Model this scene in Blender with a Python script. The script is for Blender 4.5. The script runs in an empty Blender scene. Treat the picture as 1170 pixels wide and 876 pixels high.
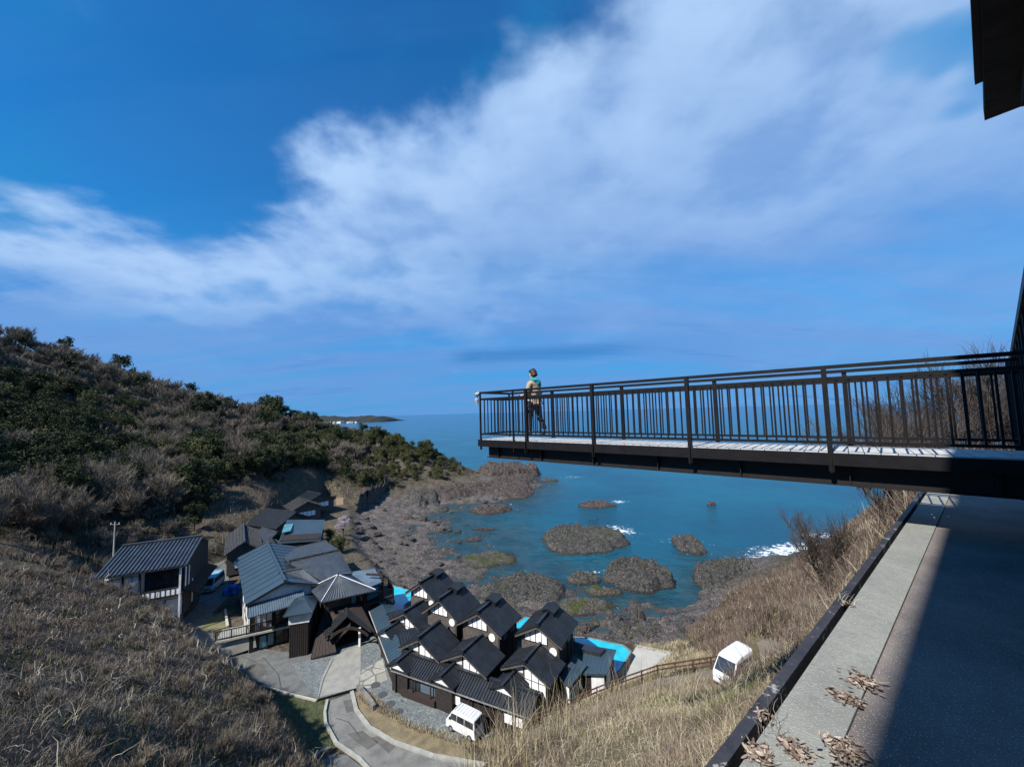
import bpy, bmesh, math, random
import numpy as np
from mathutils import Vector, Matrix, noise
random.seed(7); RNG = np.random.default_rng(7)
SC = bpy.context.scene; COL = SC.collection
R = math.radians
# ------------------------------------------------------------------ camera geometry (for surveying positions)
F = 439.; TH = math.atan(32.7/F); RO = math.atan(.026); H = 29.
fwd = np.array([0, math.cos(TH), math.sin(TH)]); up0 = np.array([0, -math.sin(TH), math.cos(TH)]); ex = np.array([1., 0, 0])
rt = math.cos(RO)*ex-math.sin(RO)*up0; upv = math.sin(RO)*ex+math.cos(RO)*up0
def ray(px, py): return fwd+(px-585)/F*rt+(438-py)/F*upv
def G(px, py, z):                      # ground point at height z
    d = ray(px, py); t = (z-H)/d[2]; return (d[0]*t, d[1]*t, z)
def D(px, py, Y):                      # point at depth Y
    d = ray(px, py); t = Y/d[1]; return (d[0]*t, Y, H+d[2]*t)
def proj(x, y, z):
    q = np.stack([x, y, z-H], -1); k = q@fwd; return 585+F*(q@rt)/k, 438-F*(q@upv)/k
cd = bpy.data.cameras.new('camera'); cam = bpy.data.objects.new('camera', cd); COL.objects.link(cam)
M = Matrix([[rt[i], upv[i], -fwd[i]] for i in range(3)]).to_4x4(); M.translation = (0, 0, H); cam.matrix_world = M
cd.sensor_width = 36; cd.lens = 36*F/1170; cd.clip_start = .05; cd.clip_end = 60000; SC.camera = cam
SC.view_settings.view_transform = 'Standard'; SC.view_settings.look = 'None'; SC.view_settings.exposure = .6
SC.view_settings.gamma = 1

# ------------------------------------------------------------------ object helpers
def link(name, me, parent=None, mat=None):
    o = bpy.data.objects.new(name, me); COL.objects.link(o)
    if parent: o.parent = parent
    if mat is not None and me is not None and not me.materials: me.materials.append(mat)
    return o
def tag(o, label=None, cat=None, group=None, kind=None):
    if label: o['label'] = label
    if cat: o['category'] = cat
    if group: o['group'] = group
    if kind: o['kind'] = kind
    return o
def empty(name, loc=(0, 0, 0), rz=0, label=None, cat=None, group=None):
    o = bpy.data.objects.new(name, None); COL.objects.link(o); o.location = loc; o.rotation_euler = (0, 0, rz)
    o.empty_display_size = .3
    return tag(o, label, cat, group)
def copy_tree(o, parent=None):
    c = o.copy(); COL.objects.link(c)
    if parent: c.parent = parent
    for ch in [k for k in COL.objects if k.parent == o]: copy_tree(ch, c)
    return c
class MB:                               # collects geometry, builds ONE mesh
    def __init__(s): s.v = []; s.f = []; s.mi = []
    def add(s, vs, fs, m=0):
        b = len(s.v); s.v += [tuple(v) for v in vs]; s.f += [tuple(i+b for i in f) for f in fs]; s.mi += [m]*len(fs); return s
    def box(s, x0, x1, y0, y1, z0, z1, m=0):
        vs = [(x, y, z) for z in (z0, z1) for y in (y0, y1) for x in (x0, x1)]
        return s.add(vs, [(0, 2, 3, 1), (4, 5, 7, 6), (0, 1, 5, 4), (2, 6, 7, 3), (0, 4, 6, 2), (1, 3, 7, 5)], m)
    def bar(s, a, b, w, h, up=(0, 0, 1), m=0):   # rectangular bar between two points
        a = Vector(a); b = Vector(b); d = (b-a).normalized(); u = Vector(up)
        if abs(d.dot(u)) > .98: u = Vector((1, 0, 0))
        x = d.cross(u).normalized(); y = x.cross(d).normalized(); vs = []
        for p in (a, b):
            for sx, sy in ((-1, -1), (1, -1), (1, 1), (-1, 1)): vs.append(p+x*sx*w/2+y*sy*h/2)
        return s.add(vs, [(3, 2, 1, 0), (4, 5, 6, 7), (0, 1, 5, 4), (1, 2, 6, 5), (2, 3, 7, 6), (3, 0, 4, 7)], m)
    def tube(s, pts, rs, n=6, m=0, cap=True):
        pts = [Vector(p) for p in pts]; rings = []; vs = []; fs = []
        if not hasattr(rs, '__len__'): rs = [rs]*len(pts)
        for i, p in enumerate(pts):
            d = (pts[min(i+1, len(pts)-1)]-pts[max(i-1, 0)]).normalized()
            u = Vector((0, 0, 1)) if abs(d.z) < .9 else Vector((1, 0, 0))
            x = d.cross(u).normalized(); y = x.cross(d)
            for k in range(n):
                a = 2*math.pi*k/n; vs.append(p+(x*math.cos(a)+y*math.sin(a))*rs[i])
        for i in range(len(pts)-1):
            for k in range(n):
                fs.append((i*n+k, i*n+(k+1) % n, (i+1)*n+(k+1) % n, (i+1)*n+k))
        if cap: fs.append(tuple(range(n))[::-1]); fs.append(tuple((len(pts)-1)*n+k for k in range(n)))
        return s.add(vs, fs, m)
    def prism(s, poly, z0, z1, m=0):
        n = len(poly); a = sum(poly[i][0]*poly[(i+1) % n][1]-poly[(i+1) % n][0]*poly[i][1] for i in range(n))
        if a < 0: poly = poly[::-1]
        return s.add([(p[0], p[1], z0) for p in poly]+[(p[0], p[1], z1) for p in poly],
              [tuple(range(n))[::-1], tuple(range(n, 2*n))]+[(i, (i+1) % n, n+(i+1) % n, n+i) for i in range(n)], m)
    def slab(s, q, t, m=0):             # quad a,b,c,d extruded downwards by t
        q = [Vector(p) for p in q]; n = (q[1]-q[0]).cross(q[3]-q[0]).normalized()
        if n.z < 0: q = q[::-1]; n = -n
        N = len(q)
        return s.add(list(q)+[p-Vector((0, 0, t)) for p in q], [tuple(range(N)), tuple(range(N, 2*N))[::-1]]+[(i, i+N, (i+1) % N+N, (i+1) % N) for i in range(N)], m)
    def build(s, name, mat, parent=None, smooth=False, bevel=0, loc=None):
        me = bpy.data.meshes.new(name); me.from_pydata(s.v, [], s.f)
        mats = mat if isinstance(mat, (list, tuple)) else [mat]
        for k in mats: me.materials.append(k)
        if len(mats) > 1: me.polygons.foreach_set('material_index', s.mi)
        if smooth: me.polygons.foreach_set('use_smooth', [True]*len(me.polygons))
        me.update(); o = link(name, me, parent)
        if bevel:
            b = o.modifiers.new('bevel', 'BEVEL'); b.width = bevel; b.segments = 2; b.limit_method = 'ANGLE'
        return o
def npmesh(name, V, Fq, mat, parent=None, attrs=None, smooth=False):
    me = bpy.data.meshes.new(name); V = np.asarray(V, np.float32); Fq = np.asarray(Fq, np.int32); k = Fq.shape[1]
    me.vertices.add(len(V)); me.vertices.foreach_set('co', V.ravel())
    me.loops.add(Fq.size); me.loops.foreach_set('vertex_index', Fq.ravel())
    me.polygons.add(len(Fq)); me.polygons.foreach_set('loop_start', np.arange(0, Fq.size, k, dtype=np.int32))
    me.update(calc_edges=True); me.validate()
    if smooth: me.polygons.foreach_set('use_smooth', np.ones(len(me.polygons), bool))
    for n_, a in (attrs or {}).items():
        at = me.attributes.new(n_, 'FLOAT', 'POINT'); at.data.foreach_set('value', np.asarray(a, np.float32))
    if mat: me.materials.append(mat)
    return link(name, me, parent) if name else me

# ------------------------------------------------------------------ materials
MATS = {}
class NT:
    def __init__(s, nt): s.t = nt
    def n(s, ty, **kw):
        nd = s.t.nodes.new(ty)
        for k, v in kw.items():
            if k.startswith('i_'):
                key = k[2:]; key = int(key) if key.isdigit() else key.replace('_', ' ')
                if hasattr(v, 'node') or isinstance(v, bpy.types.NodeSocket): s.t.links.new(v, nd.inputs[key])
                else: nd.inputs[key].default_value = v
            else: setattr(nd, k, v)
        return nd
    def math(s, op, a, b=0., c=None, clamp=False):
        nd = s.t.nodes.new('ShaderNodeMath'); nd.operation = op; nd.use_clamp = clamp
        for i, v in enumerate((a, b) if c is None else (a, b, c)):
            if isinstance(v, bpy.types.NodeSocket): s.t.links.new(v, nd.inputs[i])
            else: nd.inputs[i].default_value = v
        return nd.outputs[0]
    def mix(s, f, a, b, mode='MIX'):
        nd = s.t.nodes.new('ShaderNodeMix'); nd.data_type = 'RGBA'; nd.blend_type = mode
        for i, v in ((0, f), (6, a), (7, b)):
            if isinstance(v, bpy.types.NodeSocket): s.t.links.new(v, nd.inputs[i])
            else: nd.inputs[i].default_value = v if i == 0 else (*v, 1) if len(v) == 3 else v
        return nd.outputs[2]
    def ramp(s, f, lo, hi):
        nd = s.t.nodes.new('ShaderNodeMapRange'); nd.interpolation_type = 'SMOOTHSTEP'
        s.t.links.new(f, nd.inputs[0]); nd.inputs[1].default_value = lo; nd.inputs[2].default_value = hi
        return nd.outputs[0]
    def noise(s, sc, det=4., rough=.6, vec=None, dist=0.):
        nd = s.n('ShaderNodeTexNoise', i_Scale=sc, i_Detail=det, i_Roughness=rough, i_Distortion=dist)
        if vec is not None: s.t.links.new(vec, nd.inputs['Vector'])
        return nd.outputs[0]
    def attr(s, name): return s.n('ShaderNodeAttribute', attribute_name=name).outputs['Fac']
    def obj(s): return s.n('ShaderNodeTexCoord').outputs['Object']
    def pos(s): return s.n('ShaderNodeNewGeometry').outputs['Position']
    def scale(s, v, sc):
        nd = s.n('ShaderNodeMapping'); s.t.links.new(v, nd.inputs[0]); nd.inputs[3].default_value = sc; return nd.outputs[0]
def newmat(name, rough=.7, spec=.3, metal=0.):
    m = bpy.data.materials.new(name); m.use_nodes = True; nt = NT(m.node_tree); b = m.node_tree.nodes['Principled BSDF']
    b.inputs['Roughness'].default_value = rough; b.inputs['Specular IOR Level'].default_value = spec; b.inputs['Metallic'].default_value = metal
    MATS[name] = m; return m, nt, b
def simple(name, c1, c2=None, rough=.7, sc=3., bump=0., bsc=None, spec=.3, det=5., metal=0., rv=0.):
    m, t, b = newmat(name, rough, spec, metal); c2 = c2 or tuple(x*.7 for x in c1)
    p = t.pos(); n = t.noise(sc, det, .62, p)
    t.t.links.new(t.mix(t.ramp(n, .32, .68), c1, c2), b.inputs['Base Color'])
    if rv: t.t.links.new(t.math('ADD', t.math('MULTIPLY', n, rv), rough-rv/2), b.inputs['Roughness'])
    if bump:
        n2 = t.noise(bsc or sc*4, 5, .65, p); bp = t.n('ShaderNodeBump', i_Strength=1., i_Distance=bump, i_Height=n2)
        t.t.links.new(bp.outputs[0], b.inputs['Normal'])
    return m
simple('timber_dark', (.016, .014, .014), (.034, .029, .027), .75, 6., .01)
simple('timber_brown', (.042, .030, .027), (.022, .017, .016), .75, 5., .01)
simple('grey_timber', (.10, .088, .078), (.06, .052, .047), .8, 4., .01)
simple('steel_dark', (.006, .0055, .007), (.010, .009, .010), .5, 8., .001, spec=.22)
simple('paper_white', (.82, .83, .84), (.72, .73, .74), .6, 2.)
simple('plaster', (.74, .74, .74), (.55, .55, .55), .8, 1.5, .004)
simple('glass_dark', (.012, .016, .02), (.03, .04, .05), .08, 1., spec=.7)
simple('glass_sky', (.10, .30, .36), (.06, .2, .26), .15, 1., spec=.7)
simple('van_white', (.62, .63, .64), (.56, .57, .58), .3, 2., spec=.5)
simple('van_blue', (.20, .42, .52), (.17, .36, .46), .3, 2., spec=.5)
simple('rubber', (.02, .02, .02), (.03, .03, .03), .8)
simple('hub_metal', (.45, .46, .47), (.3, .3, .31), .35, metal=.6)
simple('lamp_glass', (.75, .76, .76), (.6, .6, .6), .2)
simple('lamp_red', (.35, .02, .02), (.25, .015, .015), .3)
simple('tarp_blue', (.03, .16, .48), (.02, .1, .35), .5, 2.)
simple('concrete', (.34, .34, .31), (.25, .25, .23), .85, 1.2, .01, 30.)
simple('concrete_pale', (.40, .39, .35), (.32, .31, .28), .85, .8, .01, 30.)
simple('stone_wall', (.22, .21, .20), (.10, .10, .095), .9, 1.5, .06, 3.)
simple('rust', (.09, .04, .025), (.05, .03, .02), .85, 5.)
simple('bark', (.09, .07, .055), (.05, .04, .035), .9, 6.)
simple('metal_roof_blue', (.032, .056, .078), (.026, .047, .066), .42, .5, spec=.5)
simple('metal_roof_pale', (.11, .15, .19), (.07, .10, .13), .4, .8, spec=.5)
simple('tan_board', (.50, .36, .22), (.42, .3, .18), .8)
def roof_mat(name, c1, c2, rough, axis_course=.28):
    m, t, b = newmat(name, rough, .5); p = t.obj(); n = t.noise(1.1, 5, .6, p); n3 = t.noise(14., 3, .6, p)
    c = t.mix(t.ramp(n, .3, .7), c1, c2); c = t.mix(t.math('MULTIPLY', t.ramp(n3, .45, .75), .35), c, tuple(min(1, x*2.2) for x in c1))  # lighter speckle painted into the tile colour for sun glints
    t.t.links.new(c, b.inputs['Base Color'])
    sp = t.n('ShaderNodeSeparateXYZ', i_0=p).outputs[2]
    saw = t.math('FRACT', t.math('MULTIPLY', sp, 1/(axis_course*.5)))
    bp = t.n('ShaderNodeBump', i_Strength=1., i_Distance=.03, i_Height=saw); t.t.links.new(bp.outputs[0], b.inputs['Normal'])
    t.t.links.new(t.math('ADD', t.math('MULTIPLY', n3, .25), rough-.1), b.inputs['Roughness'])
    return m
roof_mat('tile_black', (.012, .015, .020), (.021, .025, .032), .40)
roof_mat('tile_grey', (.035, .045, .058), (.055, .068, .085), .38)
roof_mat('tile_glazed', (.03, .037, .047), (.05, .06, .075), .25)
# ------------------------------------------------------------------ terrain
pts = []
def g(px, py, z): pts.append(G(px, py, z))
def d(px, py, Y, dz=0): p = D(px, py, Y); pts.append((p[0], p[1], p[2]+dz))
for a in [(390,770),(450,800),(300,765),(480,740),(600,780),(640,740),(340,700),(300,640),(530,830),(400,845),(410,872),(660,760),(430,700),(350,640),(250,700)]: g(*a, 3.1)
for a in [(340,600,3.5),(370,575,4),(240,660,3.6),(700,738,2),(735,745,2.3),(750,770,4),(440,650,1.),(520,690,.45),(430,600,.9),(410,585,1.6),(480,575,.7),(545,568,.8),(600,552,1),(470,610,.35),(450,630,.6),(500,640,.25),(500,600,.0),(490,670,.4),(540,690,.4),(580,700,.25),(560,662,.1),(620,690,.15),(650,700,.2),(520,655,.1),(470,560,2.5),(510,556,2.),(560,540,1.5),(620,700,.2),(690,722,.3),(750,725,.6),(640,712,.2),(700,700,.05),(720,690,-.2),(745,700,.0),(790,716,1.5)]: g(*a)
for a in [(560,600,-1.6),(640,640,-1.8),(700,600,-3),(620,540,-3),(560,515,-5),(500,495,-6),(800,600,-4),(870,600,-3),(770,690,-1.2),(600,640,-.9),(530,590,-.7),(900,640,-2),(700,560,-5),(480,487,-8),(580,490,-8),(700,490,-10),(900,500,-10),(575,622,-.6),(600,610,-1.5)]: g(*a)
# ridge of the headland and the big hill on the left (ground level, below the tree tops)
for a in [(515,540,158,-1),(500,527,165,-3),(470,507,175,-3),(430,497,185,-3),(370,485,198,-6),(340,458,190,-9),(300,462,176,-9),(270,458,168,-10),(230,444,160,-10),(170,429,150,-10),(100,402,142,-9),(0,368,132,-8),(-120,320,125,-6),
          (430,525,168,-1),(400,520,160,-2),(480,540,155,0),(460,545,148,0),(300,540,106,-1),(300,512,132,-5),(350,530,125,-2),(360,508,155,-5),(200,562,90,-1),(200,515,112,-3),(200,480,134,-6),(100,562,80,-1),(100,505,104,-3),(100,462,124,-6),(0,562,70,0),(0,505,92,-2),(0,445,114,-5),(-150,560,60,0),(-150,450,95,0)]: d(*a)
for x, y, z in [(-40,290,-8),(-60,240,-5),(-100,262,2),(-160,240,15),(-250,200,45),(-300,120,70),(-20,215,-8),(-90,232,6),(-130,225,22),(0,200,-6),(20,320,-12),(-120,330,0),(-280,320,20),(80,320,-12),(80,150,-10),(50,90,-4),(90,60,0)]: pts.append((x, y, z))
for a in [(395,563,5),(330,592,5),(270,618,5.5),(232,628,6),(130,650,7)]: g(*a)
# slope below the viewpoint on the left
for a in [(0,640,44),(80,655,42),(150,712,35),(215,738,33),(280,803,29),(330,850,27),(200,810,24),(100,810,18),(0,810,14),(0,700,28),(0,900,9),(200,900,15),(100,745,26),(300,900,21),(-250,800,12),(-250,640,25),(380,960,16),(480,950,12),(-150,700,20)]: d(*a, -.6)
# slope below the viewpoint on the right
for a in [(560,885,12.5),(600,845,14.5),(640,832,16),(690,807,18),(760,786,19.5),(800,794,19),(865,800,15),(700,890,8),(780,890,5),(620,920,9),(875,800,9),(540,930,10)]: d(*a, -.3)
for a in [(600,858,5.4),(690,818,7.4),(760,791,8.7),(840,779,10),(560,870,4.0)]: g(*a)
for a in [(790,745,33),(880,752,25),(895,708,38),(930,668,42),(985,648,34),(1022,622,27),(960,720,22),(865,745,28.5),(1000,670,20),(1050,615,16),(920,745,14),(1100,522,24),(1150,512,28),(1050,540,45),(1170,500,50)]: d(*a, -.6)
g(830,704,2.5); g(860,640,.5); g(905,645,4)
for p in [(0,0,25.2),(5,5.2,25.4),(-3,0,24),(3,0,25.5),(8.5,8,26),(-8,-4,22),(-20,0,18),(-35,5,19),(12,12,26.2),(17,16,26.4),(20,8,27),(10,0,27),(0,-5,26)]: pts.append(p)
P = np.array(pts, float)
def kern(r): return r
Kd = np.sqrt(((P[:, None, :2]-P[None, :, :2])**2).sum(-1))
n_ = len(P); A = np.zeros((n_+3, n_+3)); A[:n_, :n_] = kern(Kd)-np.eye(n_)*.25; A[:n_, n_] = 1; A[:n_, n_+1:] = P[:, :2]; A[n_:, :n_] = A[:n_, n_:].T
W_ = np.linalg.solve(A, np.r_[P[:, 2], 0, 0, 0])
def rbf(x, y):
    x = np.asarray(x, float); y = np.asarray(y, float); out = np.full(x.shape, W_[n_])+W_[n_+1]*x+W_[n_+2]*y
    for i in range(n_): out = out+W_[i]*kern(np.hypot(x-P[i, 0], y-P[i, 1]))
    return out
def inpoly(x, y, poly):
    c = np.zeros(x.shape, bool); n = len(poly)
    for i in range(n):
        x1, y1 = poly[i][:2]; x2, y2 = poly[(i+1) % n][:2]
        if y1 == y2: continue
        t = (y1 > y) != (y2 > y); c ^= t & (x < (x2-x1)*(y-y1)/(y2-y1)+x1)
    return c
def dpoly(x, y, poly, closed=True):
    m = np.full(x.shape, 1e9); n = len(poly)
    for i in range(n if closed else n-1):
        a = np.array(poly[i][:2]); b = np.array(poly[(i+1) % n][:2]); ab = b-a; L = ab@ab
        t = np.clip(((x-a[0])*ab[0]+(y-a[1])*ab[1])/L, 0, 1); m = np.minimum(m, np.hypot(x-a[0]-t*ab[0], y-a[1]-t*ab[1]))
    return m
ZV = 3.1
VILL = [G(*a, ZV) for a in [(196,715),(238,648),(275,632),(300,616),(330,585),(372,566),(398,582),(400,620),(430,655),(470,680),(560,712),(640,722),(716,738),(762,748),(715,790),(650,806),(590,842),(545,866),(520,890),(380,890),(345,830),(290,790),(250,760)]]
BACKROAD = [G(600,858,5.4), G(690,818,7.4), G(760,791,8.7), G(840,778,10), D(878,744,27), D(905,715,29)]
def sstep(a, b, v): t = np.clip((v-a)/(b-a), 0, 1); return t*t*(3-2*t)
def vnoise(x, y, s, seed=0, oct=4):
    # vectorised value noise
    x = np.asarray(x)*s+seed*17.3; y = np.asarray(y)*s+seed*9.1; out = 0; amp = 1; tot = 0
    for o in range(oct):
        xi = np.floor(x).astype(np.int64); yi = np.floor(y).astype(np.int64); fx = x-xi; fy = y-yi; fx = fx*fx*(3-2*fx); fy = fy*fy*(3-2*fy)
        def h(a, b):
            v = (a*374761393+b*668265263+o*974711+seed*1013) & 0xffffffff; v = ((v ^ (v >> 13))*1274126177) & 0xffffffff; return ((v ^ (v >> 16)) & 0xffff)/65535.
        v = (h(xi, yi)*(1-fx)+h(xi+1, yi)*fx)*(1-fy)+(h(xi, yi+1)*(1-fx)+h(xi+1, yi+1)*fx)*fy
        out = out+v*amp; tot += amp; amp *= .5; x = x*2.03+5.1; y = y*2.03+1.7
    return out/tot-.5
def height(x, y, fine=True):
    x = np.asarray(x, float); y = np.asarray(y, float)
    z = rbf(x, y); r = np.hypot(x, y)
    land = sstep(2.5, 8, z); shore = (1-land)*sstep(-5, -.5, z)
    if fine:
        z = z+land*(vnoise(x, y, .07, 1)*5*sstep(40, 90, r)+vnoise(x, y, .5, 2)*.9*sstep(8, 25, r))
        hf = vnoise(x*.7+y*.7, y*1.4-x*.4, 1.0, 15, 3)*.75; rid = 1-np.abs(vnoise(x*.8+y*.6, y*.8-x*.6, .22, 3, 5)*4); st = vnoise(x*.35+y*.1, y*1.3, .5, 5, 4)
        hf2 = (1-np.abs(vnoise(x*.9-y*.4, y*1.1+x*.3, .75, 17, 4)*5))*.42; z = z+shore*(rid*.5+st*1.5+hf*1.3+hf2-.42)
    iv = inpoly(x, y, VILL); dv = dpoly(x, y, VILL); w = np.where(iv, 1., 1-sstep(0, 2.5, dv)); z = z*(1-w)+(ZV-.06)*w
    # lower road bench
    m = np.full(x.shape, 1e9); zr = np.zeros(x.shape)
    for i in range(len(BACKROAD)-1):
        a = np.array(BACKROAD[i]); b = np.array(BACKROAD[i+1]); ab = (b-a)[:2]; t = np.clip(((x-a[0])*ab[0]+(y-a[1])*ab[1])/(ab@ab), 0, 1)
        dd = np.hypot(x-a[0]-t*ab[0], y-a[1]-t*ab[1]); zz = a[2]+(b[2]-a[2])*t; zr = np.where(dd < m, zz, zr); m = np.minimum(m, dd)
    w = (1-sstep(1.6, 3.4, m))*(1-np.where(iv, 1., 0.)); z = z*(1-w)+(zr-.08)*w
    return z
def hz(x, y): return float(height(np.array([x]), np.array([y]))[0])
# tensor grid
def axis(segs):
    out = []
    for a, b, s in segs: out += list(np.arange(a, b, s))
    return np.array(out+[segs[-1][1]])
xs = axis([(-330, -120, 5), (-120, -62, 2), (-62, 34, .62), (34, 110, 3)]); ys = axis([(-12, 2, 1.5), (2, 128, .62), (128, 200, 1.3), (200, 340, 5)])
XX, YY = np.meshgrid(xs, ys); ZZ = height(XX, YY)
def gridmesh(name, XX, YY, ZZ, mat, attrs, flip=False, smooth=True):
    ny, nx = XX.shape; V = np.stack([XX.ravel(), YY.ravel(), ZZ.ravel()], -1)
    i = np.arange(ny-1)[:, None]*nx+np.arange(nx-1)[None, :]; Fq = np.stack([i, i+1, i+nx+1, i+nx], -1).reshape(-1, 4)
    if flip: Fq = Fq[:, ::-1]
    return npmesh(name, V, Fq, mat, None, attrs, smooth)
def ground_mat():
    m, t, b = newmat('ground', .95, .15); p = t.pos(); rock = t.attr('rock'); grass = t.attr('grass'); straw = t.attr('straw')
    n1 = t.noise(.35, 6, .65, p); n2 = t.noise(2.2, 6, .7, p); n3 = t.noise(9., 4, .7, p)
    soil = t.mix(t.ramp(n2, .35, .65), (.06, .05, .038), (.135, .112, .084)); soil = t.mix(t.ramp(n1, .5, .7), soil, (.045, .05, .025))
    gr = t.mix(t.ramp(n2, .35, .65), (.05, .07, .025), (.12, .12, .055)); soil = t.mix(grass, soil, gr)
    soil = t.mix(straw, soil, t.mix(t.ramp(n3, .35, .7), (.13, .10, .06), (.30, .25, .15)))
    rk = t.mix(t.ramp(n2, .3, .7), (.026, .023, .023), (.11, .094, .088)); rk = t.mix(t.ramp(n3, .51, .64), rk, (.34, .31, .29))
    rk = t.mix(t.math('MULTIPLY', t.ramp(n1, .56, .68), .6), rk, (.075, .085, .03))
    c = t.mix(rock, soil, rk); z = t.n('ShaderNodeSeparateXYZ', i_0=p).outputs[2]
    wet = t.math('MULTIPLY', t.ramp(t.math('MULTIPLY', z, -1), -.45, .0), rock); c = t.mix(t.math('MULTIPLY', wet, .6), c, (.02, .022, .022))
    t.t.links.new(c, b.inputs['Base Color']); t.t.links.new(t.math('SUBTRACT', .93, t.math('MULTIPLY', wet, .45)), b.inputs['Roughness'])
    bp = t.n('ShaderNodeBump', i_Strength=1., i_Distance=.35, i_Height=t.math('ADD', n2, t.math('MULTIPLY', n3, .35))); t.t.links.new(bp.outputs[0], b.inputs['Normal']); return m
def masks(XX, YY, ZZ):
    px, py = proj(XX, YY, ZZ); rock = (1-sstep(1.8, 3.2, ZZ+vnoise(XX, YY, .2, 9)*3))*(np.hypot(XX, YY) > 35)
    return px, py, rock
px_, py_, rock_ = masks(XX, YY, ZZ)
GRASSP = [G(*a, ZV) for a in [(285,785),(372,798),(385,842),(370,880),(300,880),(330,840)]]
STRAWP = [(p[0], p[1]) for p in [D(470,876,14), D(470,840,24), D(640,822,22), D(760,772,24), D(800,700,45), D(900,655,42), D(1010,600,26), (8, 8), (0, 0), (-6, 4)]]
iv = inpoly(XX, YY, VILL); grass_ = inpoly(XX, YY, GRASSP)*1.; nz = vnoise(XX, YY, .5, 12)
straw_ = inpoly(XX, YY, STRAWP)*sstep(-.25, .1, nz); grass_ = np.clip(grass_+inpoly(XX, YY, STRAWP)*(1-straw_), 0, 1)
rock_ = np.where(iv & (dpoly(XX, YY, VILL) > 1.), 0, rock_)
ground = gridmesh('ground', XX, YY, ZZ, ground_mat(), dict(rock=rock_.ravel(), grass=grass_.ravel(), straw=straw_.ravel())); tag(ground, kind='structure')

# ------------------------------------------------------------------ sea
def sea_mat():
    m, t, b = newmat('sea', .12, .5); p = t.pos(); foam = t.attr('foam'); sh = t.attr('shallow'); far = t.attr('far')
    pv = t.scale(p, (1, 1, 1)); n0 = t.noise(.018, 4, .6, p); nf = t.noise(.9, 8, .75, p, .6); nf2 = t.noise(.22, 4, .6, p)
    deep = t.mix(t.ramp(n0, .35, .65), (.006, .060, .105), (.006, .095, .145)); deep = t.mix(far, deep, (.006, .07, .15))
    c = t.mix(sh, deep, t.mix(t.ramp(nf2, .35, .65), (.012, .045, .065), (.025, .065, .08)))
    fm = t.ramp(t.math('ADD', t.math('MULTIPLY', foam, .42), t.math('MULTIPLY', t.math('SUBTRACT', nf, .5), 1.5)), .30, .50)
    fm = t.math('MULTIPLY', fm, t.ramp(foam, .05, .3)); c = t.mix(fm, c, (.8, .85, .88))
    t.t.links.new(c, b.inputs['Base Color']); t.t.links.new(t.math('ADD', .16, t.math('MULTIPLY', fm, .6)), b.inputs['Roughness'])
    b.inputs['IOR'].default_value = 1.33
    w1 = t.noise(.55, 5, .6, t.scale(p, (.6, 1.3, 1))); w2 = t.noise(2.6, 4, .6, t.scale(p, (.8, 1.4, 1))); w3 = t.noise(.09, 3, .5, p)
    hgt = t.math('ADD', t.math('ADD', t.math('MULTIPLY', w1, .55), t.math('MULTIPLY', w2, .14)), t.math('MULTIPLY', w3, 1.2))
    bp = t.n('ShaderNodeBump', i_Strength=1., i_Distance=1.3, i_Height=hgt); t.t.links.new(bp.outputs[0], b.inputs['Normal']); return m
th = np.concatenate([np.linspace(-1.25, 1.25, 420)]); rr = np.concatenate([np.arange(28, 140, .8), 140*np.exp(np.linspace(0, math.log(40000/140), 110))])
TT, RR_ = np.meshgrid(th, rr); SX = np.sin(TT)*RR_; SY = np.cos(TT)*RR_; SZ = np.zeros_like(SX)
foam = np.zeros_like(SX)
for px, py, rx, ry, az, s in [(905,628,14,4.5,.25,1.1),(880,634,9,3,.2,.9),(935,612,6,3,.2,1),(850,640,8,1.6,.2,.8),(712,606,3.5,5,.4,1.),(700,601,5,2,0,.8),(806,622,3,3,0,.6),(770,617,4,2.2,.2,.75),(790,634,4,1.5,0,.5),(668,656,4,1.8,.3,1.),(690,652,5,1.2,0,.7),(655,577,5,2,-.2,.2),(708,573,3.5,2.5,0,1.),(640,546,14,3,.1,.85),(622,600,4,1.5,0,.45),(612,628,4,2,.8,.4),(660,630,9,1.1,.05,.55),(532,573,3,1.5,0,.4),(585,576,4,1.5,0,.5),(815,577,2.5,1.,0,.45),(565,563,9,1.5,.3,.5),(790,645,5,1,0,.3),(545,655,5,1,.6,.4),(740,690,4,1,0,.4),(760,700,6,1.2,.1,.35)]:
    c = G(px, py, 0); dx = SX-c[0]; dy = SY-c[1]; u = dx*math.cos(az)+dy*math.sin(az); v = -dx*math.sin(az)+dy*math.cos(az)
    foam = np.maximum(foam, s*np.exp(-(u/rx)**2-(v/ry)**2))
hz_ = np.full_like(SX, -10.); nr = (RR_ < 230); hz_[nr] = height(SX[nr], SY[nr], True)
foam = np.maximum(foam, .36*np.exp(-((hz_+.15)/.3)**2)*(RR_ < 230))
for px, py, wp, hp in [(665,617,102,33),(681,577,56,10),(786,625,36,22),(731,661,74,34),(850,672,98,52),(667,664,40,13),(561,583,56,12),(566,555,112,28)]:
    c = G(px, py, 0); rx = wp/439*c[1]/2; ry = (G(px, py-hp/2, 0)[1]-G(px, py+hp/2, 0)[1])/2; q_ = np.sqrt(((SX-c[0])/rx)**2+((SY-c[1])/ry)**2)
    foam = np.maximum(foam, .46*np.exp(-((q_-1.06)/.10)**2)*np.clip((.75+.5*(SX-c[0])/rx*.6+.5*(SY-c[1])/ry*.8), 0, 1))
shallow = sstep(-2.6, -.6, hz_)*(RR_ < 230); far_ = sstep(250, 1500, RR_)
sea = gridmesh('sea', SX, SY, SZ, sea_mat(), dict(foam=foam.ravel(), shallow=shallow.ravel(), far=far_.ravel()), flip=True); tag(sea, kind='structure')
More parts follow.
